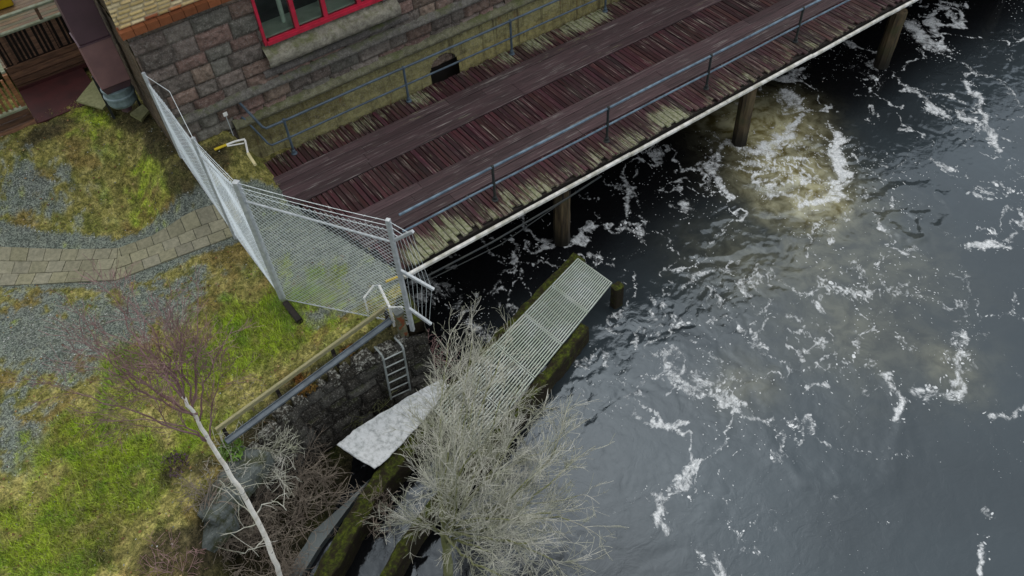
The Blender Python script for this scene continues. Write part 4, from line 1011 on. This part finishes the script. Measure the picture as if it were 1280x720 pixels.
def tree_tubes(nodes, par, rtip, expo, rsplit, rmax=9, twig=0, twl=.2, seed=0):
    n = len(nodes); ch = [[] for _ in range(n)]; w_ = np.zeros(n)
    for i, p in enumerate(par):
        if p >= 0: ch[p].append(i)
    order = list(range(n))[::-1]
    for i in order: 
        if not ch[i]: w_[i] = 1
        if par[i] >= 0: w_[par[i]] += w_[i]
    rad = np.minimum(rtip*w_**expo, rmax); big, small = MB(), MB(); r = np.random.default_rng(seed)
    starts = [(i, None) for i in range(n) if par[i] < 0]
    while starts:
        i, p0 = starts.pop(); chain = ([p0] if p0 is not None else [])+[i]
        while ch[i]:
            nx = max(ch[i], key=lambda c: w_[c])
            for c in ch[i]:
                if c != nx: starts.append((c, i))
            chain.append(nx); i = nx
        rr3 = [rad[c] for c in chain]
        if p0 is not None and len(rr3) > 1: rr3[0] = rr3[1]
        rr3[-1] *= .6
        pts = [nodes[c] for c in chain]
        k = 0
        while k < len(rr3) and rr3[k] >= rsplit: k += 1
        if k >= 2: big.tube(pts[:k], rr3[:k], 8)
        k0 = max(0, k-1)
        if len(pts)-k0 >= 2: small.tube(pts[k0:], rr3[k0:], 3, cap=False)
    if twig:
        for i in range(n):
            if rad[i] < rsplit and par[i] >= 0:
                for _ in range(twig):
                    if r.random() < .75:
                        d = nodes[i]-nodes[par[i]]; d = d/np.linalg.norm(d)+r.normal(0, .55, 3); d /= np.linalg.norm(d); L = twl*r.uniform(.4, 1.3)
                        d2 = d+r.normal(0, .35, 3); d2 /= np.linalg.norm(d2)
                        small.tube([nodes[i], nodes[i]+d*L*.5, nodes[i]+d*L*.5+d2*L*.5], [rtip*.9, rtip*.7, rtip*.5], 3, cap=False)
    return big, small
def ell(n, c, r_, rg, shell=.0):
    out = []
    while len(out) < n:
        p = rg.uniform(-1, 1, 3)
        q = np.linalg.norm(p)
        if shell < q < 1: out.append(np.array(c)+p*np.array(r_))
    return out
def grow(mb, p, d, L, r0, lv, rg, spec):
    # one shoot: a gently bending path that carries side shoots of the next level
    n = max(3, int(L/spec['seg'])); pts = [np.array(p, float)]; d = np.array(d, float); d /= np.linalg.norm(d); dirs = [d]
    bend = rg.normal(0, spec['bend'], 3)
    for i in range(n):
        d = d+bend/n+rg.normal(0, spec['wob'], 3)+np.array([0, 0, spec['up']])/n; d /= np.linalg.norm(d)
        pts.append(pts[-1]+d*L/n); dirs.append(d)
    r1 = max(spec['rmin'], r0*.35); rad = np.linspace(r0, r1, n+1).tolist()
    (mb[0] if r0 > spec['split'] else mb[1]).tube(pts, rad, 7 if r0 > spec['split'] else 3, cap=r0 > spec['split'])
    if lv <= 0: return pts
    k = spec['kids'][lv-1]; k = max(1, int(round(k*L/spec['ref'][lv-1]*rg.uniform(.8, 1.2))))
    for q in range(k):
        f = rg.uniform(.22, 1.); i = min(n, int(f*n)); dd = dirs[i]
        o = rg.normal(0, 1, 3); o -= dd*(o@dd); o /= np.linalg.norm(o)
        a = rg.uniform(*spec['ang']); nd = dd*math.cos(a)+o*math.sin(a)
        grow(mb, pts[i], nd, spec['len'][lv-1]*rg.uniform(.5, 1.35)*(1.15-.5*f), max(spec['rmin'], min(rad[i]*.6, spec['rk'][lv-1])), lv-1, rg, spec)
    return pts
# willow over the channel
rg = np.random.default_rng(5)
wb = onz(562, 722, -1.5)
WL = empty('willow_tree', tuple(wb), 'large pale leafless willow spreading over the channel and the river', 'tree')
def wpt(px, py, z): return onz(px, py, z)
def stem(p0, p1, k=8, bow=.15, sd=0):
    r = np.random.default_rng(sd); p0, p1 = np.array(p0), np.array(p1); o = r.normal(0, bow, 3)
    return [p0+(p1-p0)*i/k+o*math.sin(math.pi*i/k)+r.normal(0, .015, 3) for i in range(k+1)]
def limb(mb, pts, r0, r1, spec, rg, lv, kids, tipl):
    m = len(pts); rad = np.linspace(r0, r1, m).tolist(); mb[0].tube(pts, rad, 7)
    for q in range(kids):
        f = rg.uniform(.22, 1); i = min(m-2, int(f*(m-1))); dd = pts[i+1]-pts[i]; dd = dd/np.linalg.norm(dd)
        o = rg.normal(0, 1, 3); o -= dd*(o@dd); o /= np.linalg.norm(o); a = rg.uniform(*spec['ang'])
        grow(mb, pts[i]+(pts[i+1]-pts[i])*rg.random(), dd*math.cos(a)+o*math.sin(a), tipl*rg.uniform(.5, 1.3)*(1.2-.5*f), max(spec['rmin'], min(rad[i]*.5, .011)), lv, rg, spec)
    dd = pts[-1]-pts[-2]; grow(mb, pts[-1], dd, tipl*.8, r1, lv, rg, spec)
wspec = dict(seg=.09, bend=.35, wob=.05, up=.18, rmin=.0027, split=.0125, kids=[4.0, 7.], ref=[.45, .95], len=[.26, .52], rk=[.0042, .007], ang=(.3, .85))
mbw = [MB(), MB()]
t0_ = wpt(556,662,-.45); trunk_pts = stem(wb, t0_, 7, .03, 1); mbw[0].tube(trunk_pts, np.linspace(.085, .06, len(trunk_pts)).tolist(), 10)
ends = [((590,430),-.1),((560,430),-.3),((625,450),.0),((700,545),.4),((548,590),.6),((560,565),.8),((595,560),1.1),((625,565),1.0),((660,600),.9),((690,640),.7),((640,650),1.0),((610,690),.8),((548,520),.4),((585,500),.5),((515,650),.0),((650,540),.6),((700,590),.5),((690,700),.5),((640,725),.7),((600,470),.1),((625,500),.4),((660,680),.9),((712,650),.4),((570,610),1.2)]
for i, (e, z) in enumerate(ends):
    st_ = trunk_pts[-1-(i % 3)]
    limb(mbw, stem(st_, wpt(*e, z), 10, .10, 10+i), .024, .010, wspec, rg, 2, 11, .85)
# younger shoots rising from the wall top beside the trunk
for i, (b0, e, z) in enumerate([((600,560),(615,470),-.2),((590,575),(575,445),-.3),((610,545),(650,480),-.2),((585,590),(555,470),-.3),((640,500),(690,510),-.5),((600,610),(690,560),.2),((590,640),(720,620),.3)]):
    limb(mbw, stem(onz(*b0, -1.5), wpt(*e, z), 9, .09, 60+i), .015, .007, wspec, rg, 2, 8, .6)
print('willow', len(mbw[1].v))
mbw[0].build('trunk', MT['willow_bark'], WL, True); mbw[1].build('crown', MT['willow_twig'], WL)

# birch
bb = onz(352, 726, -.95); BI = empty('birch_tree', tuple(bb), 'slender white birch with reddish bare twigs leaning over the bank', 'tree')
def bz(px, py, z): return onz(px, py, z)
tr = [bb, bz(343,700,-.2), bz(325,655,.75), bz(304,618,1.6), bz(287,592,2.2), bz(262,552,3.0), bz(241,515,3.7), bz(228,495,4.1)]
rb = [.043,.041,.039,.036,.032,.028,.023,.018]
trunk = MB(); pts = []
for a, b_ in zip(tr[:-1], tr[1:]):
    for i in range(4): pts.append(a+(b_-a)*i/4+np.random.default_rng(len(pts)).normal(0, .006, 3))
pts.append(tr[-1]); trunk.tube(pts, np.interp(np.linspace(0, 7, len(pts)), range(8), rb).tolist(), 12); trunk.build('trunk', MT['birch'], BI, True)
bspec = dict(seg=.08, bend=.25, wob=.05, up=.25, rmin=.0024, split=.0085, kids=[4., 6.], ref=[.4, .8], len=[.22, .42], rk=[.0034, .0055], ang=(.3, .8))
mbb = [MB(), MB()]
for (i0, off, e, z, k) in [(-1,.02,(205,455),4.7,9),(-1,.06,(165,430),4.9,9),(-2,.0,(248,445),4.6,7),(-2,.05,(140,465),4.8,9),(-2,.15,(222,410),5.0,8),(-3,.0,(165,525),4.0,6),(-3,.1,(275,478),4.1,5),(-1,.0,(180,400),5.1,8),(-2,.1,(120,440),4.9,6),(-2,.2,(270,445),4.4,4),(-1,.0,(215,430),4.9,7),(-2,.1,(112,415),4.9,6),(-1,.0,(145,375),5.0,6),(-2,.0,(248,405),4.9,6),(-3,.0,(95,490),4.5,6)]:
    limb(mbb, stem(tr[i0]-np.array([0,0,off]), bz(*e, z), 9, .05, int(e[0])), .014, .005, bspec, rg, 2, k, .55)
mbb[0].build('branch', MT['birch_twig'], BI, True); mbb[1].build('crown', MT['birch_twig'], BI)
lb = MB(); r = np.random.default_rng(12)
for (px, py, z, e, ez) in [(320,650,.9,(265,605),1.5),(320,642,.9,(360,636),1.2),(322,655,.6,(275,670),.9),(330,672,.3,(300,690),.5),(304,618,1.6,(275,600),1.9)]:
    p, q = bz(px, py, z), bz(*e, ez); ptsb = stem(p, q, 7, .06, int(px+py)); lb.tube(ptsb, np.linspace(.012, .004, len(ptsb)).tolist(), 4)
    for k in range(2, 7):
        dd = r.normal(0, .12, 3); lb.tube([ptsb[k], ptsb[k]+dd, ptsb[k]+dd*1.8+r.normal(0, .03, 3)], [.005,.004,.002], 3)
lb.build('lower_branch', MT['willow_twig'], BI)

# brush along the quay and dock
def brush(label, px, py, z, rad, hgt, n, seed, mat, name='bare_shrub', stems=7, grp='bare shrubs below the quay'):
    r = np.random.default_rng(seed); b = onz(px, py, z); E = empty(name, tuple(b), label, 'shrub', grp)
    spec = dict(seg=.08, bend=.9, wob=.10, up=-.1, rmin=.0034, split=.0125, kids=[2.6, 5], ref=[.35, .7], len=[.26, .5], rk=[.004, .006], ang=(.35, 1.1))
    mb = [MB(), MB()]
    for i in range(n):
        a = r.uniform(0, 2*math.pi); q = rad*.55*math.sqrt(r.random()); el_ = r.uniform(.35, 1.4); d = np.array([math.cos(a)*math.cos(el_), math.sin(a)*math.cos(el_), math.sin(el_)])
        a2 = r.uniform(0, 2*math.pi)
        grow(mb, b+np.array([math.cos(a2)*q, math.sin(a2)*q, -.03]), d, hgt*r.uniform(.5, 1.15), r.uniform(.007, .014), 2, r, spec)
    if mb[0].v: mb[0].build('stem', mat, E, True)
    mb[1].build('twigs', mat, E)
    return E
brush('pale brown bramble thicket between birch trunk and wet ledge', 350, 660, -1.75, .8, 1.1, 34, 61, MT['brush_twig'])
brush('grey brown thicket just left of the white sheet', 390, 620, -1.75, .7, 1.0, 30, 62, MT['brush_twig'])
brush('tangled dark twigs behind the birch trunk near the concrete slabs', 285, 690, -1.4, .8, .9, 28, 63, MT['brush_twig'])
brush('low twiggy shrub on the coping under the grey channel', 325, 520, -.35, .35, .5, 14, 64, MT['brush_twig'])
brush('grey lichen covered shrub hanging over the middle of the quay wall', 335, 585, -.6, .45, .7, 20, 65, MT['willow_twig'])
brush('small pinkish shrub beside the water just right of the ladder', 535, 455, -1.9, .45, .9, 16, 66, MT['birch_twig'])
brush('thin yellow green shrub at the foot of the ladder', 465, 520, -1.8, .35, .7, 7, 67, MT['willow_bark'], stems=4)
brush('dark twig heap at the bottom edge left of the broken concrete', 215, 715, -.2, .45, .45, 24, 68, MT['birch_twig'])
brush('wiry brown twigs at the bottom edge between birch and ledge', 345, 735, -1.7, .7, .9, 26, 69, MT['brush_twig'])
brush('dense dark tangle at the foot of the quay wall left of the sheet', 388, 575, -1.85, .5, .6, 18, 71, MT['brush_twig'])
brush('low grey scrub on the wall top beside the larger concrete slab', 300, 575, -.25, .35, .5, 14, 73, MT['willow_twig'])
brush('brown bramble mound between the concrete slabs and the quay wall', 315, 625, -1.2, .6, .8, 28, 74, MT['brush_twig'])
brush('wispy grey scrub growing over the larger concrete slab', 262, 628, -.1, .32, .45, 14, 75, MT['brush_twig'])
brush('dry twigs trailing down the channel side of the mossy wall', 470, 640, -1.75, .3, .55, 12, 70, MT['brush_twig'])
# leafy clumps
def clump(name, label, px, py, z, rad, n, size, mat, seed, cat='plant', grp=None, flat=.5):
    r = np.random.default_rng(seed); b = onz(px, py, z); V = []; 
    for i in range(n):
        a = r.uniform(0, 2*np.pi); q = rad*math.sqrt(r.random()); c_ = b+np.array([math.cos(a)*q, math.sin(a)*q, r.uniform(.01, flat*rad)])
        u_ = r.normal(0, 1, 3); u_ /= np.linalg.norm(u_); w_ = np.cross(u_, r.normal(0, 1, 3)); w_ /= np.linalg.norm(w_); s = size*r.uniform(.5, 1.3)
        V += [c_-u_*s, c_+w_*s*.35, c_+u_*s, c_-w_*s*.35]
    o = mesh_obj(name, V, np.arange(4*n).reshape(-1, 4), mat); return tag(o, label, cat, grp)
p = onland(220, 580); clump('purple_plant', 'dark purple leafy clump in the grass left of the birch', 220, 582, p[2], .24, 300, .032, MT['purple_leaf'], 1, flat=.42)
clump('fern', 'rusty orange fern tuft under the right end of the grey channel', 436, 437, -.18, .16, 220, .05, MT['fern'], 2, 'fern')
clump('fern', 'rusty fern patch under the middle of the grey channel', 382, 482, -.18, .24, 320, .05, MT['fern'], 3, 'fern')
clump('green_plant', 'bright green tuft at the land end of the pier by the railing', 327, 174, .25, .16, 160, .06, MT['green_leaf'], 4)
clump('green_plant', 'small bright green tuft by the building beneath the handrail', 310, 150, .9, .11, 90, .05, MT['green_leaf'], 5)
clump('green_plant', 'fresh green clump near the broken concrete at the bank edge', 290, 565, -.05, .22, 260, .05, MT['green_leaf'], 6)

# ------------------------------------------------------------------ corner by the building: duct, plate, terrace, small things
GZ = 1.15
DU = empty('ventilation_duct', (*onz(150,140,GZ)[:2], GZ), 'tall plum coloured square metal duct ending in a grey pot beside the building', 'duct')
ax = onz(143,112,2.05); dxy = np.array([ax[0], ax[1]])
def ring_box(mb, x, y, hw, z0, z1): mb.box((x-hw, y-hw, z0), (x+hw, y+hw, z1))
DH = .30; dcx, dcy = 1.22, ony(140,95,16.6)[1]
def duct_at(dcx, dcy, zb):
    segs = [(zb, zb+1.02, 'duct_pink'), (zb+1.03, zb+2.1, 'duct'), (zb+2.11, zb+3.3, 'duct'), (zb+3.31, zb+4.6, 'duct')]
    for z0, z1, m in segs:
        b = MB(); ring_box(b, dcx, dcy, DH, z0+.012, z1-.012); o = b.build('duct_section', MT[m], DU)
        md = o.modifiers.new('bevel', 'BEVEL'); md.width = .012; md.segments = 2
        b = MB(); ring_box(b, dcx, dcy, DH+.022, z1-.012, z1+.016); b.build('flange', MT['duct'], o)
    b = MB(); b.add([(dcx-DH,dcy-DH,zb+.01),(dcx+DH,dcy-DH,zb+.01),(dcx+DH,dcy+DH,zb+.01),(dcx-DH,dcy+DH,zb+.01),(dcx-.24,dcy-.24,zb-.16),(dcx+.24,dcy-.24,zb-.16),(dcx+.24,dcy+.24,zb-.16),(dcx-.24,dcy+.24,zb-.16)], [(0,1,5,4)[::-1],(1,2,6,5)[::-1],(2,3,7,6)[::-1],(3,0,4,7)[::-1],(4,5,6,7)[::-1]]); b.build('hopper', MT['duct'], DU)
    pot_ = MB().lathe((dcx, dcy, zb-.62), [(.20,0),(.27,.04),(.30,.10),(.30,.22),(.32,.24),(.32,.28),(.29,.30),(.29,.40),(.31,.42),(.31,.45),(.24,.46)], 28).build('pot', MT['pot'], DU, False)
    MB().lathe((dcx, dcy, zb-.78), [(.11,0),(.11,.08),(.15,.10),(.15,.16)], 16).build('outlet', MT['duct'], pot_)
    for sx in (-.3, .3): MB().bar((dcx+sx, dcy+.3, GZ-.2), (dcx+sx, dcy+.3, zb+.02), .05, .05).build('leg', MT['blacksteel'], DU)
dz0 = 2.12
pb = onz(140,98,dz0); duct_at(pb[0], pb[1], dz0)
pl = [onz(*p, GZ+.24) for p in [(95,126),(116,100),(140,122),(128,136)]]
mb = MB(); mb.add([tuple(p) for p in pl]+[(p[0],p[1],p[2]-.04) for p in pl], [(0,1,2,3)[::-1]]+[(i,(i+1)%4,4+(i+1)%4,4+i) for i in range(4)])
tag(mb.build('tread_plate', MT['plate']), 'mossy yellow green tread plate lying below the duct', 'plate')
pl = [onz(*p, GZ+.03) for p in [(162,142),(178,130),(186,138),(176,150)]]
mb = MB(); mb.add([tuple(p) for p in pl]+[(p[0],p[1],p[2]-.06) for p in pl], [(0,1,2,3)[::-1]]+[(i,(i+1)%4,4+(i+1)%4,4+i) for i in range(4)])
tag(mb.build('stone_flag', MT['plate']), 'small mossy flagstone at the foot of the building corner', 'flagstone')
# terrace
TV = onz(28,114,GZ)[1]; NV = onz(45,156,GZ)[1]
TE = empty('timber_terrace', (-.4, TV, GZ), 'brown timber terrace with slatted balustrade and stepped boards', 'terrace')
ux0, ux1 = -4.0, 1.45
def zt_at(px, py): return ony(px, py, TV)[2]
z_b1 = zt_at(60,68); z_r0 = zt_at(60,26)+.0; z_r1 = zt_at(60,5)
nb = 4
for k in range(nb):
    z0 = GZ+(z_b1-GZ)*k/nb; z1 = GZ+(z_b1-GZ)*(k+1)/nb-.02; g = [.55,.8,1.25,.9][k]
    MB().box((-.42, TV+.02*k, z0), (ux1, TV+.05+.02*k, z1), (g, g*.95, g*.9)).build('board', MT['terrace_wood'], TE)
b = MB(); x = -.40; i = 0
while x < ux1:
    g = random.uniform(.7, 2.2) if i % 5 == 2 else random.uniform(.55, 1.1)
    b.box((x, TV+.12, z_b1), (x+(.10 if i % 5 == 2 else .035), TV+.15, z_r0-.05), (g, g, g)); x += .095 if i % 5 != 2 else .16; i += 1
b.build('slats', MT['terrace_wood'], TE)
MB().box((-.40, TV+.17, GZ), (ux1, TV+.19, z_r0-.04)).build('slat_gap_shade', MT['dark_timber'], TE)  # dark panel added so the gaps between the slats read as shaded
for z in (z_r0, z_r1): MB().bar((-4, TV+.10, z), (ux1, TV+.10, z), .10, .05, bev=.008).build('rail', MT['terrace_rail'], TE)
for x in (-.2, .72): MB().bar((x, TV+.14, GZ), (x, TV+.14, z_r1-.03), .07, .07).build('rail_post', MT['terrace_wood'], TE)
b = MB(); 
y = TV+.2
while y < TV+5: b.box((-4, y, z_b1-.10), (ux1, y+.13, z_b1-.06), (.9*random.uniform(.8,1.3), 1.1, .8)); y += .14
b.build('deck', MT['terrace_wood'], TE)
MB().box((-.42, NV-.02, GZ-.3), (1.0, TV+.0, GZ+.03)).build('floor', MT['red_floor'], TE)
MB().box((-.415, TV-.02, GZ), (1.45, TV+.10, GZ+.10)).build('skirting', MT['red_floor'], TE)
zn = [ony(40,133,NV)[2], ony(15,100,NV)[2]]
nx1 = onz(45,152,GZ)[0]
for k in range(3):
    z0 = GZ+(zn[0]-GZ)*k/3; z1 = GZ+(zn[0]-GZ)*(k+1)/3-.02; g = [1.7,.6,.75][k]
    MB().box((-4, NV+.015*k, z0), (nx1, NV+.05+.015*k, z1), (g, g*.9, g*.85)).build('board', MT['terrace_wood'], TE)
MB().bar((-4, NV+.06, zn[0]+.02), (nx1, NV+.06, zn[0]+.02), .12, .04).build('rail', MT['terrace_rail'], TE)
b = MB(); x = -3.9; i = 0
while x < nx1-.04:
    g = random.uniform(.6, 1.6); b.box((x, NV+.08, zn[0]+.045), (x+.05, NV+.11, zn[0]+.72), (g*1.3, g, g*.7)); x += .11
b.build('slats', MT['terrace_wood'], TE)
MB().bar((nx1-.05, NV+.1, GZ), (nx1-.05, NV+.1, zn[0]+.8), .09, .09, c=(1.5,1.2,.8)).build('rail_post', MT['terrace_wood'], TE)
MB().bar((nx1-.05, NV+.15, zn[0]+.82), (nx1-.05, TV+.1, zn[0]+.82), .08, .04).build('rail', MT['terrace_rail'], TE)
# yellow box on the deck
yb = onz(8,2,z_b1+.05); mb = MB(); mb.box((yb[0]-.5, yb[1]-.1, z_b1-.05), (yb[0]+.12, yb[1]+.35, z_b1+.22)); o = mb.build('yellow_crate', MT['yellow']); m = o.modifiers.new('bevel', 'BEVEL'); m.width = .03; m.segments = 3
tag(o, 'yellow plastic crate on the terrace in the far corner', 'crate')
# bent white pipe with yellow grips
hz = max(onground(*p, .05)[2] for p in [(283,181),(306,174),(310,192),(319,206)])+.02; print('hz', hz, onground(290,165))
h1, h2, h3, h4, h5 = [onz(*p, hz) for p in [(283,181),(306,174),(310,192),(309,193),(319,206)]]
BP = empty('bent_pipe', tuple(onz(300,185,hz-.05)), 'bent white pipe frame with yellow ends lying near the building', 'pipe')
MB().tube([h1, (h1+h2)/2+np.array([0,0,.02]), h2, h2+(h3-h2)*.1, h3], .022, 8).tube([h1-np.array([0,.04,.01]), onz(305,179,hz)], .015, 8).build('pipe', MT['white'], BP)
MB().bar(h3, h5, .06, .05, bev=.012, c=(1,1,1)).build('grip', MT['cream'], BP)['label'] = 'pale cream pipe end'
MB().bar(h1, onz(268,187,hz), .055, .045, bev=.012).build('grip', MT['yellow'], BP)
s0_ = ony(290,165,14.98)
MS = empty('marker_stake', tuple(s0_), 'thin marker stake with small white plate by the stone wall', 'stake')
zs = min(np.arange(s0_[2], 2.5, .01), key=lambda z: np.hypot(project(np.array([s0_[0], s0_[1], z]))[0]-283, project(np.array([s0_[0], s0_[1], z]))[1]-142))
MB().tube([(s0_[0], s0_[1], s0_[2]-.1), (s0_[0], s0_[1], zs)], .009, 6).build('stake', MT['steel'], MS)
MB().box((s0_[0]-.045, s0_[1]-.02, zs-.04), (s0_[0]+.045, s0_[1]-.011, zs+.05)).build('plate', MT['white'], MS)
